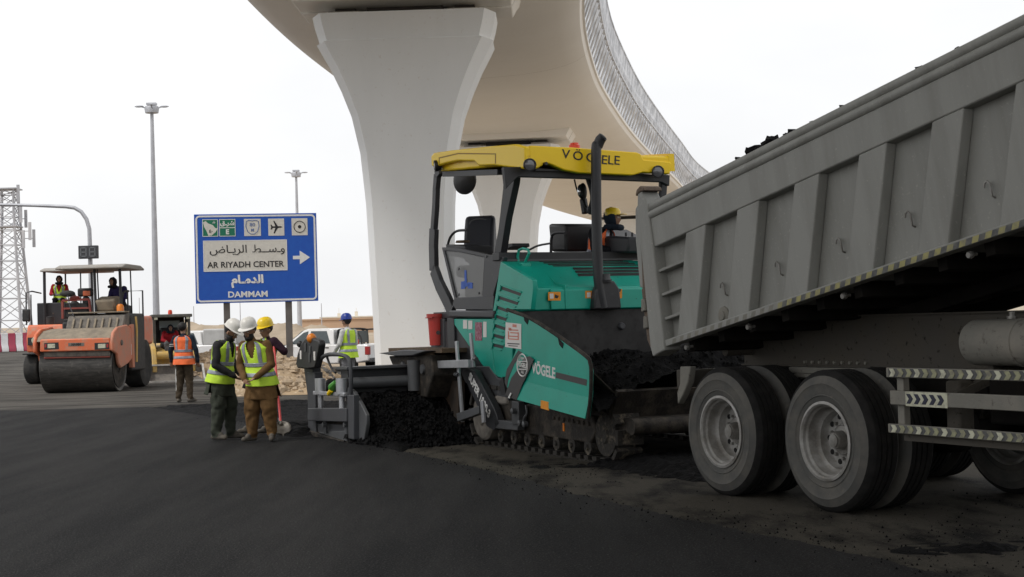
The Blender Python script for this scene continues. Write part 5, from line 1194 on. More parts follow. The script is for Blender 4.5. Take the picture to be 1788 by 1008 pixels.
b = MB(); b.tube([(-1.2, l, z), (-.9, l+.15, 2.35), (-.7, l+.32, 2.05)], .015, 6); b.build('mirror_stem', m_an2, ra)
l, z = af([(130, 530)], -1.7)[0]; b = MB(); b.lathe([(.16, 0), (.15, .1), (.06, .17), (.04, .3), (.05, .34), (0, .37)], (-1.7, l, z-.1), (0, 0, 1), 12); b.build('control_lever', m_bk, ra)
l, z = af([(149, 512)], -2.0)[0]; b = MB(); b.box(-2.1, -1.95, l-.22, l+.22, z-.1, z+.14); b.box(-2.12, -1.98, l-.1, l+.1, z-.35, z-.1); b.build('spare_seat_back', m_bk, ra, bevel=.05)
b = MB(); b.box(-1.96, -1.93, l-.05, l+.16, z-.08, z+.06); b.build('seat_label', m_or, ra, bevel=.02)
# seats and right hand side steps, rails, rear wheel
b = MB(); b.box(-2.7, -2.1, .05, .6, 1.98, 2.35); b.build('driver_seat', m_bk, ra, bevel=.06)
b = MB(); b.prism([(-1.1, .6), (-.9, .6), (-.85, 1.75), (-1.1, 1.8)], .98, 1.10, 'y'); b.build('step_panel', m_or2, ra, bevel=.02)
b = MB(); b.box(-.84, -.83, 1.0, 1.09, .95, 1.25); b.build('data_plate', m_swhite, ra)
b = MB(); b.prism([(-2.6, .5), (-1.2, .5), (-1.15, 2.0), (-1.7, 2.1), (-2.6, 2.1)], .68, .98, 'y'); b.build('fender', m_bk, ra, bevel=.05)
b = MB(); b.tube([(-1.15, 1.13, .75), (-1.17, 1.15, 1.6), (-1.2, 1.12, 2.0)], .03, 6); b.build('grab_bar', m_yc, ra)
b = MB(); b.tube([(-1.5, .82, 2.0), (-1.5, .82, 2.72), (-1.5, 1.24, 2.72), (-1.5, 1.24, 2.0)], .025, 6); b.build('hand_rail', m_an2, ra)
b = MB(); b.tube(spline([(-1.2, .76, 2.1), (-1.2, .74, 2.4), (-1.25, .78, 2.68), (-1.5, .84, 2.72)], 4), .035, 6); b.build('hand_rail', m_bk, ra)
for l, mt in ((.62, 0), (-.98, 0)):
    b = MB(); b.lathe([(0, .06), (.2, .06), (.36, .03), (.5, .0), (.66, .04), (.69, .12), (.69, .5), (.6, .6)], (-3.05, l+.28 if l > 0 else l+.1, .69), (0, -1, 0) if l < 0 else (0, -1, 0), 32)
    b.build('rear_wheel', m_wb, ra)
b = MB(); b.prism([(-3.9, 1.2), (-2.3, 1.25), (-2.2, 1.4), (-2.4, 2.0), (-3.9, 2.05)], .60, .86, 'y'); b.build('rear_fender', m_or, ra, bevel=.08)
b = MB(); b.box(-4.2, -3.4, -1.0, .8, 1.2, 2.0); b.build('rear_hood', m_or, ra, bevel=.1)
roller_common(A_, ra, -.90, .98, -2.7, -.55, 3.33, [(-.95, .09, 2.1, .04), (-1.0, .78, 2.1, .04), (-2.6, .62, 1.95, .02), (-2.6, -.85, 1.95, .02), (-.95, .17, 2.5, .02)])
# ---- pneumatic roller behind it
B_ = Frame(-14.6, 48.2, -3)
rb2 = thing('road_roller', 'orange rubber tyred roller partly hidden behind the drum roller', 'road roller', (B_.o.x, B_.o.y, hgt(B_.o.x, B_.o.y)), B_.rot())
def bf(px, x): return B_.front(px, x)
for k, l in enumerate((-1.10, -.52, .06, .64)):
    b = MB(); b.lathe([(0, .05), (.22, .05), (.26, 0), (.42, 0), (.49, .04), (.5, .1), (.5, .38), (.47, .44), (.4, .46)], (.1, l, .5), (0, 1, 0), 28); b.build('tyre', m_wb, rb2)
b = MB(); b.box(-.35, .72, -1.05, 1.05, .95, 1.0); b.build('mudguard', m_bk, rb2, bevel=.03)
b = MB(); b.prism([(-.6, 1.02), (.66, 1.02), (.70, 1.5), (.55, 1.9), (-.6, 1.9)], -.92, .92, 'y'); bb_ = b.build('front_body', m_or, rb2, bevel=.05)
b = MB(); b.box(.70, .74, -.85, -.4, 1.25, 1.50); b.build('light_recess', m_bk, bb_); b = MB(); b.lathe([(0, .02), (.09, .02), (.11, 0)], (.74, -.62, 1.4), (1, 0, 0), 14); b.build('headlight', m_refw, bb_)
b = MB(); b.lathe([(.12, 0), (.13, .25), (0, .28)], (.2, -.3, 1.9), (0, 0, 1), 14); b.build('air_filter', m_bk, rb2)
b = MB(); b.box(-.9, -.5, -1.0, -.05, 1.9, 2.62); b.build('control_cabinet', m_an, rb2, bevel=.03)
b = MB(); b.prism([(-.6, 1.02), (-.6, 1.5), (-.5, 1.5), (-.5, 1.02)], -.95, .95, 'y'); b.build('frame_plate', m_an, rb2)
b = MB(); b.box(-2.8, -.9, -1.0, 1.0, 1.0, 2.0); b.build('rear_body', m_or, rb2, bevel=.05)
b = MB(); b.tube([(.1, -1.12, 1.9), (.1, -1.12, 2.95), (-.1, -1.0, 3.0), (-.9, -1.0, 2.95)], .025, 6); b.tube([(-.4, -1.15, 1.9), (-.4, -1.15, 2.9)], .02, 6); b.build('hand_rail', m_an, rb2)
l, z = bf([(46, 551)], .3)[0]; b = MB(); b.box(.25, .35, l-.13, l+.13, z-.2, z+.2); mm_ = b.build('mirror', m_bk, rb2, bevel=.04)
b = MB(); b.tube([(.3, l, z), (.25, -1.0, z+.1), (.1, -1.1, z)], .02, 6); b.build('mirror_stem', m_bk, mm_)
for k, l in enumerate((-.9, -.3, .3)):
    b = MB(); b.lathe([(0, .05), (.22, .05), (.26, 0), (.42, 0), (.5, .05), (.5, .4), (.42, .46)], (-2.8, l, .5), (0, 1, 0), 20); b.build('tyre', m_wb, rb2)
roller_common(B_, rb2, -.74, 1.0, -2.4, -.1, 3.62, [(-.4, -.70, 1.9, .05), (-2.3, -.68, 2.0, .03), (-.4, .9, 1.9, .04)])

# ---- skid steer loader
Lf = Frame(*gnd(309, 667)[:2], 18)
ld = thing('skid_loader', 'dusty yellow skid loader with lowered bucket and dark cab', 'loader', Lf.o, Lf.rot())
b = MB(); b.prism([(.0, .02), (.02, .0), (-.45, .0), (-.72, .22), (-.70, .50), (-.64, .50), (-.64, .24), (-.43, .06)], -.86, .86, 'y'); bk_ = b.build('bucket', m_dusty2, ld)
for l in (-.87, .84):
    b = MB(); b.prism([(.02, .0), (-.45, .0), (-.72, .22), (-.70, .52), (-.6, .52)], l, l+.03, 'y'); b.build('bucket_side', m_dusty2, bk_)
    b = MB(); b.bar((.02, l+.015, .01), (-.60, l+.015, .52), .06, .04); b.build('side_edge', m_edge, bk_)
b = MB(); b.box(-.02, .04, -.87, .87, -.0, .05); b.build('cutting_edge', m_edge, bk_); b = MB(); b.box(-.72, -.58, -.87, .87, .50, .55); b.build('top_edge', m_edge, bk_)
for l in (-.68, .50):
    b = MB(); b.prism([(-.62, .30), (-.78, .30), (-1.25, .85), (-2.6, 1.5), (-2.6, 1.7), (-1.2, 1.15), (-.9, 1.05), (-.60, .55)], l, l+.14, 'y'); b.build('lift_arm', m_yc, ld, bevel=.02)
b = MB(); b.tube([(-.95, -.55, .82), (-.95, .5, .82)], .13, 14); b.build('cross_tube', m_yc, ld)
b = MB(); b.box(-.80, -.72, -.6, .6, .15, .55); b.build('coupler', m_yc, ld, bevel=.01)
b = MB(); b.prism([(-1.3, .35), (-1.2, .75), (-1.5, .95), (-3.1, 1.2), (-3.2, .4)], -.55, .55, 'y'); b.build('body', m_yc, ld, bevel=.03)
for x in (-1.55, -2.65):
    for l in (-.85, .58):
        b = MB(); b.lathe([(0, .08), (.18, .06), (.2, 0), (.33, 0), (.38, .04), (.38, .23), (.33, .27), (0, .27)], (x, l, .38), (0, 1, 0), 22); b.build('tyre', m_wb, ld)
m_cabk = M('cab_frame_dusty', (.07,.068,.06), .8, c2=(.11,.105,.09), scale=6)
for l in (-.58, .50):
    b = MB(); b.prism([(-1.45, .95), (-1.35, .95), (-1.30, 2.05), (-1.38, 2.05)], l, l+.08, 'y'); b.build('cab_post', m_cabk, ld)
    b = MB(); b.prism([(-1.5, .95), (-2.5, 1.2), (-2.5, 2.05), (-1.5, 2.05), (-1.5, 1.85), (-2.2, 1.85), (-2.2, 1.4), (-1.5, 1.3)], l+.02, l+.05, 'y'); b.build('side_grille', m_cabk, ld)
b = MB(); b.prism([(-1.22, 2.02), (-2.6, 2.02), (-2.6, 2.10), (-1.25, 2.12)], -.64, .64, 'y'); rf_ = b.build('cab_roof', m_cabk, ld, bevel=.02)
b = MB(); b.box(-2.5, -2.45, -.5, .5, 1.2, 2.02); b.build('cab_back', m_bk, ld)
b = MB(); b.box(-2.449, -2.44, -.3, .35, 1.62, 1.92); b.build('rear_window', M('sky_glass', (.40,.50,.50), .2), ld)
b = MB(); b.box(-2.3, -1.75, -.3, .3, 1.05, 1.22); b.box(-2.35, -2.2, -.28, .28, 1.2, 1.7); b.build('seat', m_bk, ld, bevel=.04)
b = MB(); b.lathe([(.07, 0), (.07, .1), (.05, .15), (0, .16)], (-1.8, 0, 2.11), (0, 0, 1), 12); b.build('beacon', m_beacon, ld)
for l in (-.55, .45):
    b = MB(); b.box(-1.24, -1.2, l, l+.1, 1.95, 2.02); b.build('work_lamp', m_refw, ld)

# ---- cars
def wheelc(b, x, l, r=.37, w=.24, out=-1):
    b.lathe([(0, .05), (.08, .05), (.2, .03), (.22, .0), (r-.05, .0), (r, .05), (r, w-.04), (r-.06, w)], (x, l, r), (0, -out, 0), 24)
def pickup(t, k=1.0, canopy=False, roll=True):
    W = .86
    b = MB(); pr = [(2.62, .42), (2.66, .75), (2.55, 1.0), (1.45, 1.10), (-.55, 1.12), (-2.55, 1.10), (-2.58, .5), (-2.0, .42), (-1.92, .75), (-1.6, .88), (-1.28, .75), (-1.2, .40), (1.12, .40), (1.2, .75), (1.55, .9), (1.88, .75), (1.96, .42)]
    b.prism(pr, -W, W, 'y'); body = b.build('body', m_car, t, bevel=.05)
    # tapered cabin
    cb = [(1.35, 1.09), (.55, 1.66), (.35, 1.72), (-.6, 1.72), (-.85, 1.66), (-1.0, 1.11)]
    b = MB(); vs = [(x, s*(W-.04 if z < 1.2 else W-.2), z) for s in (-1, 1) for x, z in cb]; n = len(cb)
    b.add(vs, [tuple(range(n)), tuple(range(2*n-1, n-1, -1))]+[(i, i+n, (i+1) % n+n, (i+1) % n) for i in range(n)]); cabin = b.build('cabin', m_car, t, bevel=.03)
    def win(name, pts, s):
        b = MB(); vs = []
        for off in (.004, .02):
            for x, z in pts:
                y = W-.04-(z-1.11)/(1.66-1.11)*.16; vs.append((x, s*(y+off-.008), z))
        n = len(pts); b.add(vs, [tuple(range(n)), tuple(range(2*n-1, n-1, -1))]+[(i, i+n, (i+1) % n+n, (i+1) % n) for i in range(n)]); b.build(name, m_cgl, cabin)
    for s in (-1, 1):
        win('front_window', [(1.08, 1.16), (.52, 1.58), (.30, 1.63), (.30, 1.16)], s); win('rear_window', [(.18, 1.16), (.18, 1.63), (-.55, 1.62), (-.80, 1.16)], s)
        b = MB(); b.ball((1.0, s*(W+.1), 1.18), .11, n=10, sc=(.6, 1, .9)); b.build('door_mirror', m_bk, t)
        for x in (.05, -.78): b = MB(); b.box(x, x+.16, s*W-.01, s*W+.012, .98, 1.02) if s > 0 else b.box(x, x+.16, s*W-.012, s*W+.01, .98, 1.02); b.build('door_handle', m_bk, t)
        b = MB(); b.box(.235, .25, min(s*W, s*(W+.006)), max(s*W, s*(W+.006)), .45, 1.08); b.build('door_gap', m_bk, t)
        for x in (1.54, -1.6):
            b = MB(); wheelc(b, x, s*(W+.01), out=-s) if False else b.lathe([(0, .06), (.1, .06), (.22, .03), (.24, 0), (.33, 0), (.37, .05), (.37, .2), (.3, .24)], (x, s*(W+.02), .37), (0, -s, 0), 24); b.build('wheel', m_wb, t)
            b = MB(); b.lathe([(0, .03), (.06, .03), (.2, .045), (.21, .02)], (x, s*(W+.02), .37), (0, -s, 0), 16); b.build('rim', m_gsteel, t)
        b = MB(); b.box(-2.60, -2.42, min(s*(W-.1), s*(W+.012)), max(s*(W-.1), s*(W+.012)), .72, 1.02); b.build('tail_light', m_tail, t, bevel=.01)
    b = MB(); b.add([(1.3, -W+.12, 1.13), (1.3, W-.12, 1.13), (.62, W-.24, 1.63), (.62, -W+.24, 1.63), (1.32, -W+.12, 1.15), (1.32, W-.12, 1.15), (.64, W-.24, 1.65), (.64, -W+.24, 1.65)], [(0,1,2,3),(4,7,6,5),(0,4,5,1),(1,5,6,2),(2,6,7,3),(3,7,4,0)]); b.build('windscreen', m_cgl, cabin)
    b = MB(); b.box(-2.70, -2.56, -W+.05, W-.05, .45, .6); b.build('bumper', m_gsteel, t, bevel=.02); b = MB(); b.box(2.6, 2.72, -W+.02, W-.02, .42, .68); b.build('bumper', m_gsteel, t, bevel=.04)
    if roll:
        for x in (-1.12, -1.30):
            b = MB(); b.tube(spline([(x, -.78, 1.1), (x, -.76, 1.5), (x, -.6, 1.66), (x, .6, 1.66), (x, .76, 1.5), (x, .78, 1.1)], 4), .035, 8); b.build('roll_bar', m_bk, t)
        for s in (-1, 1):
            b = MB(); b.tube(spline([(-1.2, s*.7, 1.64), (-1.9, s*.78, 1.62), (-2.2, s*.8, 1.35), (-2.25, s*.8, 1.1)], 4), .03, 8); b.build('roll_bar', m_bk, t)
        b = MB(); b.box(-1.36, -1.10, -.7, .7, 1.15, 1.6); b.build('mesh_guard', m_cgl, t)
    if canopy:
        b = MB(); b.prism([(-1.0, 1.11), (-2.56, 1.11), (-2.48, 1.66), (-2.3, 1.76), (-1.0, 1.78)], -.80, .80, 'y'); b.build('hard_top', M('hard_top_grey', (.50,.50,.49), .6, c2=(.42,.42,.41), scale=3), t, bevel=.06)
    return t
Pf = Frame(*at(572, 640, 54)[:2], 238)
pk = thing('pickup_truck', 'white double cab pickup with black roll bar behind the dirt mound', 'pickup truck', (Pf.o.x, Pf.o.y, -.12), Pf.rot()); pk.scale = (.98, .98, .96)
pickup(pk)
b = MB(); b.box(-1.9, -1.4, .5, .9, 1.1, 1.28); b.build('red_cargo', m_red, pk, bevel=.03)
Vf = Frame(*at(330, 640, 58)[:2], -102)
vn = thing('pickup_truck', 'white pickup with white hard top behind the worker in orange vest', 'pickup truck', (Vf.o.x, Vf.o.y, 0), Vf.rot()); vn.scale = (.92, .92, .92)
pickup(vn, canopy=True, roll=False)
b = MB(); b.box(-2.65, -2.56, -.6, .6, 1.12, 1.15); b.build('door_seam', m_bk, vn)

# ================================================================== people
m_skin = M('skin', (.32,.18,.115), .5, c2=(.25,.135,.085), scale=18); m_skinL = M('skin_lighter', (.26,.14,.085), .55, c2=(.20,.11,.065), scale=18)
m_hair = M('hair_black', (.008,.007,.007), .7); m_eye = M('eye_dark', (.01,.008,.008), .2); m_ew = M('eye_white', (.6,.58,.55), .3); m_lip = M('lips', (.16,.06,.05), .5)
m_hiv = M('hi_vis_yellow', (.58,.84,.05), .7, c2=(.48,.72,.05), scale=9, lo=.4, hi=.7); m_hio = M('hi_vis_orange', (.95,.17,.04), .7, c2=(.80,.15,.04), scale=9)
m_band = M('reflective_band', (.30,.32,.37), .35, .2, c2=(.22,.235,.28), scale=20)
m_hw = M('helmet_white', (.78,.76,.72), .35, c2=(.68,.66,.6), scale=8); m_hy = M('helmet_yellow', (.85,.60,.02), .35); m_hb = M('helmet_blue', (.01,.04,.28), .35)
m_shoe = M('boot_dusty', (.11,.095,.075), .85, c2=(.05,.045,.04), scale=12); m_glove = M('glove_white', (.6,.6,.6), .8)
CLO = {}
def cloth(name, c, k=.7):
    if name not in CLO: CLO[name] = M(name, c, .9, c2=tuple(v*k for v in c), scale=6, lo=.35, hi=.65, bump=.3, bscale=18, spec=.15)
    return CLO[name]
DEF = dict(pel=(0, 0, .95), neck=(0, .01, 1.45), head=(0, -.03, 1.62), shL=(.19, .02, 1.405), shR=(-.19, .02, 1.405), elL=(.25, .04, 1.12), elR=(-.25, .04, 1.12), wrL=(.25, -.06, .88), wrR=(-.25, -.06, .88),
           haL=(.25, -.10, .79), haR=(-.25, -.10, .79), hiL=(.09, 0, .93), hiR=(-.09, 0, .93), knL=(.10, -.03, .50), knR=(-.10, -.03, .50), anL=(.11, .03, .10), anR=(-.11, .03, .10), toL=(.13, -.15, .045), toR=(-.13, -.15, .045))
TOR = [(-.20, .165, .125), (-.05, .175, .13), (.12, .165, .125), (.35, .165, .12), (.6, .185, .125), (.82, .20, .118), (.95, .165, .10), (1.03, .08, .07)]
def person(name_label, loc, rz, J, top, legs, skin, fwd=(0, -1, 0), vox=.011, legr=(.092, .07, .055), armr=(.058, .048, .036), hat=None, hatm=None, vest=None, beard=False, hair=True, shoes=m_shoe, hand=True, group=None, sc=1.0, tunic=None, gaze=None, sleeve=None, glove=None, scarf=None):
    P = {k: Vector(v) for k, v in DEF.items()}; P.update({k: Vector(v) for k, v in J.items()})
    root = thing('person', name_label, 'person', loc, rz, group); root.scale = (sc, sc, sc)
    b = MB(); segs = []
    def cap(a, c, r0, r1, lab, n=12):
        a = Vector(a); c = Vector(c); d = (c-a); L = d.length
        if L < 1e-4: return
        d.normalize(); pts_ = []; rs = []
        for k in range(4): t = R_(90*(k+.3)/4); pts_.append(a-d*r0*math.cos(t)); rs.append(r0*math.sin(t))
        pts_ += [a, c]; rs += [r0, r1]
        for k in range(4): t = R_(90-90*(k+.7)/4); pts_.append(c+d*r1*math.cos(t)); rs.append(r1*math.sin(t))
        b.tube(pts_, rs, n); segs.append((a, c, (r0+r1)/2, lab))
    up = (P['neck']-P['pel']); sh = (P['shL']-P['shR']).normalized(); hp = (P['hiL']-P['hiR']).normalized()
    def torc(t):
        c = P['pel'].lerp(P['neck'], t); u = up.normalized(); r = hp.lerp(sh, max(0, min(1, t))).normalized(); f = u.cross(r).normalized()*-1
        return c, r, f       # f points forward (-Y for an upright figure)
    def ell(t, a, d, n=20, ph0=0): 
        c, r, f = torc(t); return [c+r*(a*math.cos(ph))+f*(d*math.sin(ph)) for ph in [ph0+2*math.pi*k/n for k in range(n)]]
    n = 20; vs = []
    for t, a, d in TOR: vs += ell(t, a, d)
    k = len(TOR); b.add(vs, [(i*n+j, i*n+(j+1) % n, (i+1)*n+(j+1) % n, (i+1)*n+j) for i in range(k-1) for j in range(n)]+[tuple(range(n)), tuple(range((k-1)*n, k*n))])
    segs.append((P['pel'], torc(.85)[0], .14, 'top'))
    for s in 'LR':
        cap(P['sh'+s], P['el'+s], armr[0], armr[1], 'top'); cap(P['el'+s], P['wr'+s], armr[1], armr[2], 'top')
        cap(P['hi'+s], P['kn'+s], legr[0], legr[1], 'legs'); cap(P['kn'+s], P['an'+s]+Vector((0, 0, .03)), legr[1]*.95, legr[2], 'legs')
        f_ = (P['to'+s]-P['an'+s]); f_.z = 0; f_.normalize(); hl = P['an'+s]-f_*.05; hl.z = P['to'+s].z+.005
        cap(hl, P['to'+s], .042, .036, 'shoe'); cap(P['an'+s], P['an'+s]*.5+P['to'+s]*.5+Vector((0, 0, .01)), .045, .04, 'shoe')
        w = P['wr'+s]; h = (P['ha'+s]-w).normalized(); side = h.cross(Vector((0, 0, 1))) if abs(h.z) < .8 else h.cross(Vector((0, 1, 0))); side.normalize()
        nn = side.cross(h)
        cap(w-h*.01, w+h*.04, .027, .03, 'hand')
        for q in (-1, 0, 1): cap(w+h*.03+side*.02*q, w+h*.085+side*.02*q, .017, .014, 'hand', 8)
        if hand:
            inn = nn*(-1 if nn.y > 0 else 1)
            for q, ln in ((-1.5, .055), (-.5, .07), (.5, .075), (1.5, .062)):
                p0 = w+h*.09+side*.0195*q; p1 = p0+h*ln*.55+inn*.006; cap(p0, p1, .0095, .009, 'hand', 8); cap(p1, p1+h*ln*.4+inn*.02, .009, .008, 'hand', 8)
            p0 = w+h*.04+side*.026*(1 if s == 'R' else -1); p1 = p0+side*.03*(1 if s == 'R' else -1)+h*.035; cap(p0, p1, .012, .01, 'hand', 8); cap(p1, p1+h*.03+inn*.008, .01, .008, 'hand', 8)
    cap(P['neck']-up.normalized()*.05, P['head']-Vector((0, 0, .05)), .056, .052, 'skin')
    # head
    H_ = P['head']; g_ = Vector(gaze or fwd).normalized(); rt = g_.cross(Vector((0, 0, 1))).normalized(); hu = rt.cross(g_)
    def hp_(x, y, z): return H_+rt*x+g_*y+hu*z
    cap(hp_(0, -.015, .035), hp_(0, -.015, .02), .088, .092, 'skin', 16); cap(hp_(0, .02, -.02), hp_(0, .035, -.075), .070, .042, 'skin', 14)
    cap(hp_(0, .075, -.002), hp_(0, .100, -.030), .010, .016, 'skin', 8); cap(hp_(-.04, .068, .02), hp_(.04, .068, .02), .016, .016, 'skin', 8)
    for q in (-1, 1): cap(hp_(q*.086, -.01, .0), hp_(q*.084, -.01, -.035), .018, .012, 'skin', 8)
    cap(hp_(-.018, .078, -.056), hp_(.018, .078, -.056), .009, .009, 'skin', 8)
    me = b.mesh('person_body', m_skin); tmp = bpy.data.objects.new('tmp', me); COL.objects.link(tmp)
    rm = tmp.modifiers.new('r', 'REMESH'); rm.mode = 'VOXEL'; rm.voxel_size = vox
    sm = tmp.modifiers.new('s', 'SMOOTH'); sm.factor = .5; sm.iterations = 3
    dg = bpy.context.evaluated_depsgraph_get(); me2 = bpy.data.meshes.new_from_object(tmp.evaluated_get(dg)); bpy.data.objects.remove(tmp)
    me2.materials.clear()
    for x in (top, legs, skin, shoes, sleeve or top, glove or skin): me2.materials.append(x)
    idx = {'top': 0, 'legs': 1, 'skin': 2, 'shoe': 3, 'hand': 5}
    sv = []
    for a, c, r, lab in segs: sv.append((a, c-a, max((c-a).length_squared, 1e-9), r, idx[lab]))
    sd_ = random.random()*50; beltz = P['pel'].z-.02
    nv_ = len(me2.vertices); co = np.empty(nv_*3); me2.vertices.foreach_get('co', co); co = co.reshape(-1, 3)
    no = np.empty(nv_*3); me2.vertices.foreach_get('normal', no); no = no.reshape(-1, 3)
    best = np.full(nv_, 9.0); bi = np.zeros(nv_, int)
    for a, d, L2, r, ix in sv:
        a = np.array(a); d = np.array(d); t = np.clip((co-a) @ d/L2, 0, 1); q = np.linalg.norm(co-(a+t[:, None]*d), axis=1)-r
        k_ = q < best; best[k_] = q[k_]; bi[k_] = ix
    # cloth folds: a few crossed sine waves, warped
    def folds(p, s_):
        w1 = np.sin(p[:, 2]*31*s_+6*np.sin(p[:, 0]*9+sd_)+4*np.sin(p[:, 1]*11)); w2 = np.sin(p[:, 0]*37*s_+5*np.sin(p[:, 2]*13+sd_)); w3 = np.sin(p[:, 1]*41*s_+5*np.sin(p[:, 2]*8+p[:, 0]*7))
        return .5*w1+.4*w2+.35*w3
    amp = np.where(bi == 1, .008, np.where(bi == 0, .0045, 0))
    co = co+no*(folds(co, 1.0)*amp)[:, None]; me2.vertices.foreach_set('co', co.ravel())
    fl_ = np.empty(len(me2.loops), int); me2.loops.foreach_get('vertex_index', fl_); st_ = np.empty(len(me2.polygons), int); me2.polygons.foreach_get('loop_start', st_)
    me2.polygons.foreach_set('material_index', bi[fl_[st_]]); me2.polygons.foreach_set('use_smooth', np.ones(len(st_), bool)); me2.update()
    me2.name = 'person_body'; body = bpy.data.objects.new('person_body', me2); COL.objects.link(body); body.parent = root
    # face
    for q in (-1, 1):
        e = MB(); e.ball(hp_(q*.032, .079, .0), .0125, n=8, sc=(1, 1, .7)); eo = e.build('eye', m_ew, root); e = MB(); e.ball(hp_(q*.032, .089, .0), .006, n=6); e.build('iris', m_eye, eo)
        e = MB(); e.bar(hp_(q*.016, .087, .022), hp_(q*.050, .078, .022), .008, .008); e.build('eyebrow', m_hair, root)
    e = MB(); e.ball(hp_(0, .078, -.058), .018, n=10, sc=(1.0, .6, .35)); e.build('lips', m_lip, root)
    MX = Matrix([[rt.x, g_.x, hu.x, H_.x], [rt.y, g_.y, hu.y, H_.y], [rt.z, g_.z, hu.z, H_.z], [0, 0, 0, 1]])
    def onhead(mb, nm, mt, **k):
        mb.v = [tuple(MX @ Vector(v)) for v in mb.v]; return mb.build(nm, mt, root, **k)
    if hair:
        e = MB(); e.ball((0, -.03, .035), .102, n=18, sc=(.98, .98, .95), jit=.08); e.v = [(x, min(y, .062 if z > .05 else .01), z) for x, y, z in e.v]; onhead(e, 'hair', m_hair)
    if beard:
        e = MB(); e.ball((0, .022, -.075), .075, n=16, sc=(.95, .95, 1.15), jit=.15); e.v = [(x, y if z < -.066 or abs(x) > .05 else min(y, .065), min(z, -.025 if abs(x) < .055 else .02)) for x, y, z in e.v]; onhead(e, 'beard', m_hair)
    if scarf:
        e = MB(); e.ball((0, -.015, .01), .118, n=20, sc=(.92, 1.0, 1.12), jit=.12); e.v = [(x, min(y, .055), z) for x, y, z in e.v]; e.tube([(-.1, .02, -.12), (-.07, .08, -.13), (0, .10, -.13), (.07, .08, -.13), (.1, .02, -.12), (.06, -.08, -.12), (-.06, -.08, -.12), (-.1, .02, -.12)], .04, 8); onhead(e, 'head_scarf', scarf)
    if hat == 'helmet':
        e = MB(); pr = [(.128, .0), (.125, .035), (.116, .075), (.095, .11), (.06, .133), (0, .142)]; e.lathe(pr, (0, -.012, .060), (0, 0, 1), 24)
        e.v = [(x*.9, y*1.06, z) for x, y, z in e.v]; ho = onhead(e, 'helmet', hatm)
        e = MB(); nb = 28; vi = []
        for k in range(nb):
            a = 2*math.pi*k/nb; fr = max(0, math.sin(a)); r0 = .124; r1 = .138+.045*fr**1.5
            vi.append((.9*r0*math.cos(a), -.012+1.06*r0*math.sin(a), .065)); vi.append((.9*r1*math.cos(a), -.012+1.06*r1*math.sin(a), .058-.012*fr)); vi.append((.9*r1*math.cos(a), -.012+1.06*r1*math.sin(a), .053-.012*fr)); vi.append((.9*r0*math.cos(a), -.012+1.06*r0*math.sin(a), .059))
        e.add(vi, [(4*k+j, 4*((k+1) % nb)+j, 4*((k+1) % nb)+(j+1) % 4, 4*k+(j+1) % 4) for k in range(nb) for j in range(4)]); e.v = [tuple(MX @ Vector(v)) for v in e.v]; e.build('brim', hatm, ho)
        e = MB(); e.tube([(0, .11, .10), (0, .07, .165), (0, 0, .19), (0, -.07, .17), (0, -.12, .11)], .012, 6); e.v = [tuple(MX @ Vector(v)) for v in e.v]; e.build('crown_ridge', hatm, ho)
    if hat == 'cap':
        e = MB(); e.lathe([(.108, .0), (.108, .05), (.085, .09), (.05, .105), (0, .11)], (0, -.012, .03), (0, 0, 1), 20); onhead(e, 'cap', hatm)
        e = MB(); e.prism([(-.07, .08), (.07, .08), (.055, .17), (-.055, .17)], .035, .043, 'z'); onhead(e, 'cap_peak', hatm)
    # vest
    def shell(name, mt, t0, t1, off, keep, nt=64, na=110, par=None, th=.008, flare=0):
        e = MB(); vs = []; ok = {}
        def prof(t):
            for i in range(len(TOR)-1):
                if TOR[i][0] <= t <= TOR[i+1][0]:
                    w = (t-TOR[i][0])/(TOR[i+1][0]-TOR[i][0]); return [TOR[i][q]+(TOR[i+1][q]-TOR[i][q])*w for q in (1, 2)]
            return [TOR[0][1], TOR[0][2]] if t < TOR[0][0] else [TOR[-1][1], TOR[-1][2]]
        for i in range(nt+1):
            t = t0+(t1-t0)*i/nt; a, d = prof(t); fl = flare*max(0, (.3-t))
            c, r, f = torc(t)
            for j in range(na):
                ph = 2*math.pi*j/na; w_ = 1+.03*noise.noise(Vector((math.cos(ph)*2, math.sin(ph)*2, t*5+sd_)))*1.5
                vs.append(c+r*((a+off+fl)*w_*math.cos(ph))+f*((d+off+fl)*w_*math.sin(ph)))
        fs = []
        for i in range(nt):
            for j in range(na):
                t = t0+(t1-t0)*(i+.5)/nt; ph = 2*math.pi*(j+.5)/na
                if keep(t, ph): fs.append((i*na+j, i*na+(j+1) % na, (i+1)*na+(j+1) % na, (i+1)*na+j))
        e.add(vs, fs); me_ = bpy.data.meshes.new(name); me_.from_pydata([tuple(v) for v in e.v], [], fs)
        bm = bmesh.new(); bm.from_mesh(me_); bmesh.ops.delete(bm, geom=[v for v in bm.verts if not v.link_faces], context='VERTS')
        for f in bm.faces: f.smooth = True
        bm.to_mesh(me_); bm.free(); me_.materials.append(mt); o = bpy.data.objects.new(name, me_); COL.objects.link(o); o.parent = par or root
        s_ = o.modifiers.new('t', 'SOLIDIFY'); s_.thickness = th; s_.offset = 1; return o
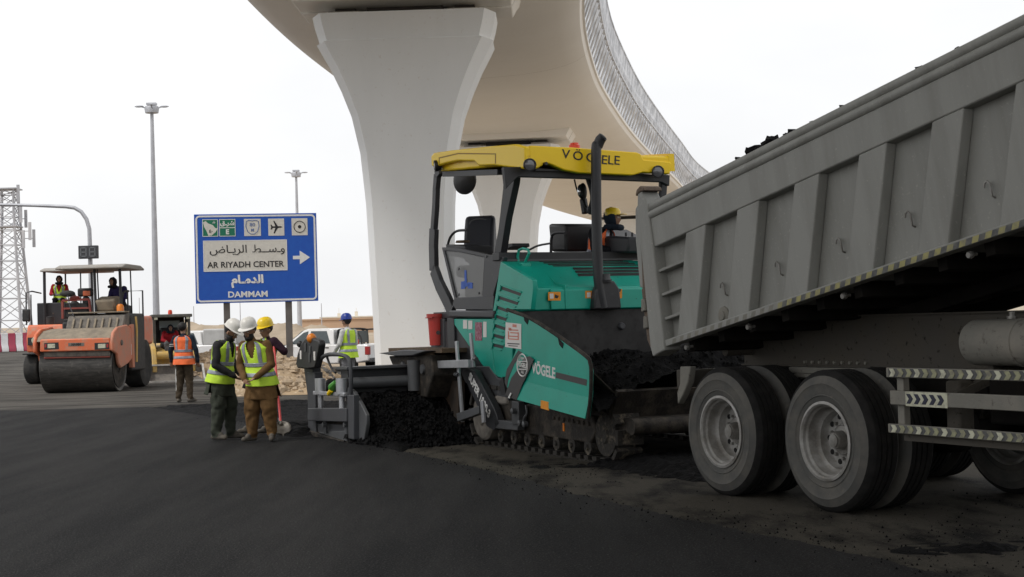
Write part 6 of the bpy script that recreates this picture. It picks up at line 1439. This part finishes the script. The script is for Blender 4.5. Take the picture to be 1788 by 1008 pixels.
    if vest:
        vm = vest
        def base(t, ph):
            s_, c_ = math.sin(ph), math.cos(ph)
            if t > .62 and abs(c_) > .955-.22*max(0, (t-.8)/.2) and t < 1.2: return False          # arm holes
            if s_ > 0 and t > .55 and abs(c_) < .10+.75*(t-.55): return False          # V neck
            if s_ < 0 and t > .97 and abs(c_) < .45: return False
            return True
        vo = shell('vest', vm, -.24, 1.02, .030, base, flare=.10)
        for t0, t1 in ((.02, .13), (.30, .41)):
            shell('reflective_band', m_band, t0, t1, .039, base, nt=6, par=vo, th=.003, flare=.10)
        shell('shoulder_band', m_band, .41, 1.01, .038, lambda t, ph: base(t, ph) and .42+.0*t < abs(math.cos(ph)) < .66 and (math.sin(ph) > 0 or True), nt=40, na=110, par=vo, th=.003)
    if tunic:
        shell('tunic', tunic, -.62, .06, .016, lambda t, ph: not (t < -.28 and abs(math.cos(ph)) > .965), nt=16, flare=.07)
    return root, P
def jd(**k): return k
gp = lambda px, py, z=.05: tuple(gnd(px, py, z)[:2])+(z,)
c_dk = cloth('dark_grey_cloth', (.038,.038,.040)); c_ol = cloth('olive_cloth', (.055,.062,.048)); c_br = cloth('brown_cloth', (.15,.085,.035)); c_bl = cloth('black_cloth', (.014,.014,.017))
c_nv = cloth('navy_cloth', (.02,.03,.045)); c_wh = cloth('white_cloth', (.62,.62,.60), .85); c_pu = cloth('plum_cloth', (.045,.022,.035)); c_db = cloth('dark_brown_cloth', (.06,.045,.03)); c_in = cloth('indigo_cloth', (.03,.025,.09)); c_rd = cloth('red_cloth', (.35,.02,.03))
c_gy = cloth('grey_cloth', (.17,.17,.18))
# 1: grey shirt, bowed head, in profile to the right
person('worker in white helmet and grey shirt, head bowed, leftmost of the huddle', gp(389, 768), R_(72), jd(
    neck=(0, -.07, 1.43), head=(0, -.19, 1.56), shL=(.18, -.04, 1.38), shR=(-.18, -.05, 1.38), elR=(-.25, -.05, 1.09), wrR=(-.10, -.25, .93), haR=(.0, -.31, .86), elL=(.24, -.06, 1.09), wrL=(.09, -.26, .95), haL=(.0, -.33, .90),
    anL=(.12, -.06, .10), toL=(.15, -.24, .045), anR=(-.12, .04, .10), toR=(-.16, -.13, .045), knL=(.11, -.07, .5), knR=(-.11, -.01, .5)), c_dk, c_ol, m_skin, vest=m_hiv, hat='helmet', hatm=m_hw, beard=True, legr=(.12, .115, .075), armr=(.07, .06, .045), gaze=(0, -1, -.62), tunic=c_ol, sc=.935)
# 2: brown clothes, faces the camera
person('worker in white helmet and brown baggy clothes facing the camera', gp(458, 771), R_(-16), jd(
    pel=(.0, 0, .93), neck=(-.07, -.05, 1.43), head=(-.12, -.10, 1.58), shL=(.13, -.05, 1.38), shR=(-.25, -.02, 1.38), elR=(-.31, -.02, 1.08), wrR=(-.14, -.24, .90), haR=(-.06, -.29, .83), elL=(.20, -.06, 1.10), wrL=(.06, -.26, .93), haL=(-.02, -.32, .87),
    anL=(.15, .0, .10), toL=(.22, -.17, .045), anR=(-.15, .0, .10), toR=(-.20, -.18, .045), knL=(.14, -.05, .5), knR=(-.13, -.03, .5)), c_br, c_br, m_skin, vest=m_hiv, hat='helmet', hatm=m_hw, beard=True, legr=(.125, .125, .075), armr=(.07, .06, .042), gaze=(-.15, -1, -.30), tunic=c_br, sc=.93)
# 3: yellow helmet behind them, holds the shovel
r3, P3 = person('worker in yellow helmet and plum sleeves standing behind with the red shovel', gp(458, 757), R_(-62), jd(
    neck=(.09, .11, 1.42), head=(.11, .05, 1.57), shL=(.27, .13, 1.39), shR=(-.11, .15, 1.38), elL=(.34, .26, 1.24), wrL=(.20, .16, 1.37), haL=(.13, .14, 1.42), elR=(-.20, .04, 1.1), wrR=(-.16, -.22, .98), haR=(-.12, -.3, .95),
    anL=(.12, .06, .10), toL=(.15, -.1, .045), anR=(-.14, -.12, .10), toR=(-.17, -.3, .045), knR=(-.12, -.12, .5)), c_pu, c_bl, m_skin, vest=m_hiv, hat='helmet', hatm=m_hy, legr=(.10, .085, .06), armr=(.075, .06, .04), gaze=(.35, -1, -.2), tunic=c_bl, sc=.94)
# 4: orange vest, back to the camera
w4, P4 = person('worker in orange vest seen from behind, near the roller', gp(323, 703, 0), R_(172), jd(
    head=(.02, -.02, 1.62), elL=(.29, .03, 1.14), wrL=(.30, -.03, .92), haL=(.31, -.05, .83), elR=(-.28, .02, 1.14), wrR=(-.30, -.04, .90), haR=(-.30, -.07, .82),
    anL=(.13, .03, .1), toL=(.16, -.15, .045), anR=(-.13, .03, .1), toR=(-.18, -.15, .045)), c_nv, c_db, m_skin, vest=m_hio, legr=(.105, .09, .065), armr=(.065, .055, .04), sc=1.0)
e = MB(); e.tube([(.135, -.0, .92), (.19, -.02, .70), (.185, -.02, .5), (.165, .02, .15)], .022, 6); e.build('trouser_stripe', c_wh, w4)
for z in (1.27, 1.23):
    e = MB(); e.tube([(.235+(1.27-z)*.2+.068*math.cos(a*.628), .03+.068*math.sin(a*.628), z) for a in range(11)], .008, 5, caps=False); e.build('sleeve_stripe', c_wh, w4)
# 5: blue helmet, by the pillar
person('worker in blue helmet and white sleeves looking left beside the pillar', tuple(at(608, 600, 34)[:2])+(0,), R_(-128), jd(
    head=(0, -.05, 1.63), elL=(.26, -.02, 1.14), wrL=(.20, -.22, .98), haL=(.16, -.30, .95), elR=(-.26, -.02, 1.14), wrR=(-.18, -.22, 1.0), haR=(-.12, -.29, .98), neck=(0, -.0, 1.46)), c_wh, c_gy, m_skin, vest=m_hiv, hat='helmet', hatm=m_hb, glove=m_glove, armr=(.066, .055, .04), gaze=(.1, -1, -.05), sc=1.02)
# seated operators
SIT = dict(pel=(0, 0, .50), neck=(0, -.04, 1.0), head=(0, -.08, 1.17), shL=(.19, -.02, .95), shR=(-.19, -.02, .95), elL=(.26, -.12, .70), elR=(-.26, -.12, .70), wrL=(.18, -.34, .68), wrR=(-.18, -.34, .68), haL=(.16, -.42, .68), haR=(-.16, -.42, .68),
           hiL=(.10, 0, .48), hiR=(-.10, 0, .48), knL=(.13, -.42, .50), knR=(-.13, -.42, .50), anL=(.13, -.46, .10), anR=(-.13, -.46, .10), toL=(.14, -.62, .045), toR=(-.14, -.62, .045))
def sit(label, loc, rz, top, legs, over={}, **k):
    J = dict(SIT); J.update(over); return person(label, loc, rz, J, top, legs, k.pop('skin', m_skin), vox=k.pop('vox', .016), **k)
p = A_.o+A_.F*(-2.25)+A_.L*(.40)
sit('roller driver in dark hood and indigo jacket leaning under the canopy', (p.x, p.y, 1.86), R_(-20), c_in, c_bl, dict(neck=(.0, -.12, .98), head=(-.08, -.24, 1.12), shL=(.18, -.08, .93), shR=(-.18, -.1, .93)), scarf=c_bl, armr=(.085, .07, .05), hand=False, sc=1.02)
p = B_.o+B_.F*(-1.15)+B_.L*(-.46)
sit('driver in red jacket and yellow vest on the rear roller', (p.x, p.y, 2.22), R_(10), c_rd, c_bl, scarf=c_bl, vest=m_hiv, armr=(.085, .07, .05), hand=False, sleeve=c_in)
p = Lf.o+Lf.F*(-2.0)
sit('loader driver in grey trousers and red sleeves inside the dark cab', (p.x, p.y, .62), Lf.rot()+R_(90), c_rd, c_gy, dict(knL=(.16, -.42, .58), knR=(-.16, -.42, .58), head=(0, -.16, 1.1), neck=(0, -.1, .98)), scarf=c_nv, hand=False, legr=(.105, .095, .07), armr=(.085, .07, .05), sc=.95)
x, z = S([(1040, 400)], 1.75)[0]; p = Q.o+Q.F*x+Q.L*1.75
sit('machine driver in black jacket and orange vest leaning at the controls', (p.x, p.y, 1.74), R_(62), c_bl, c_gy, dict(neck=(0, -.12, .98), head=(0, -.26, 1.12), shL=(.2, -.08, .93), shR=(-.2, -.08, .93)), scarf=c_nv, hat='cap', hatm=m_hy, vest=m_hio, armr=(.085, .072, .05), sc=1.0)

# ---- shovel held by the worker in the yellow helmet
m_shr = M('shovel_red', (.60,.03,.03), .5); m_shb = M('shovel_blade', (.20,.185,.16), .5, .5, c2=(.10,.09,.08), scale=9)
h0 = at(477, 590, 21.2); h1 = at(490, 738, 20.4); bl0 = at(497, 772, 20.0)
sv_ = thing('shovel', 'long red handled shovel with its steel blade resting on the asphalt', 'shovel', (h1.x, h1.y, .05))
def rel(v): return Vector(v)-Vector((h1.x, h1.y, .05))
b = MB(); b.tube([rel(h0), rel(h1)], .017, 8); b.build('handle', m_shr, sv_)
dx = (rel(bl0)-rel(h1)).normalized(); wx = Vector((1, .15, 0)); wx = (wx-dx*wx.dot(dx)).normalized(); nx_ = dx.cross(wx)
b = MB(); vs = []; nb = 8
for i, (t, w) in enumerate(((0, .02), (.05, .10), (.12, .125), (.22, .125), (.28, .09), (.31, .02))):
    for j in range(nb+1):
        q = -1+2*j/nb; vs.append(rel(h1)+dx*t+wx*(w*q)+nx_*(.045*q*q-.02))
b.add(vs, [(i*(nb+1)+j, i*(nb+1)+j+1, (i+1)*(nb+1)+j+1, (i+1)*(nb+1)+j) for i in range(5) for j in range(nb)])
o = b.build('blade', m_shb, sv_, smooth=60); sm = o.modifiers.new('t', 'SOLIDIFY'); sm.thickness = .004
b = MB(); b.tube([rel(h1)-dx*.10, rel(h1)+dx*.06], [.022, .026], 8); b.build('socket', m_shb, sv_)
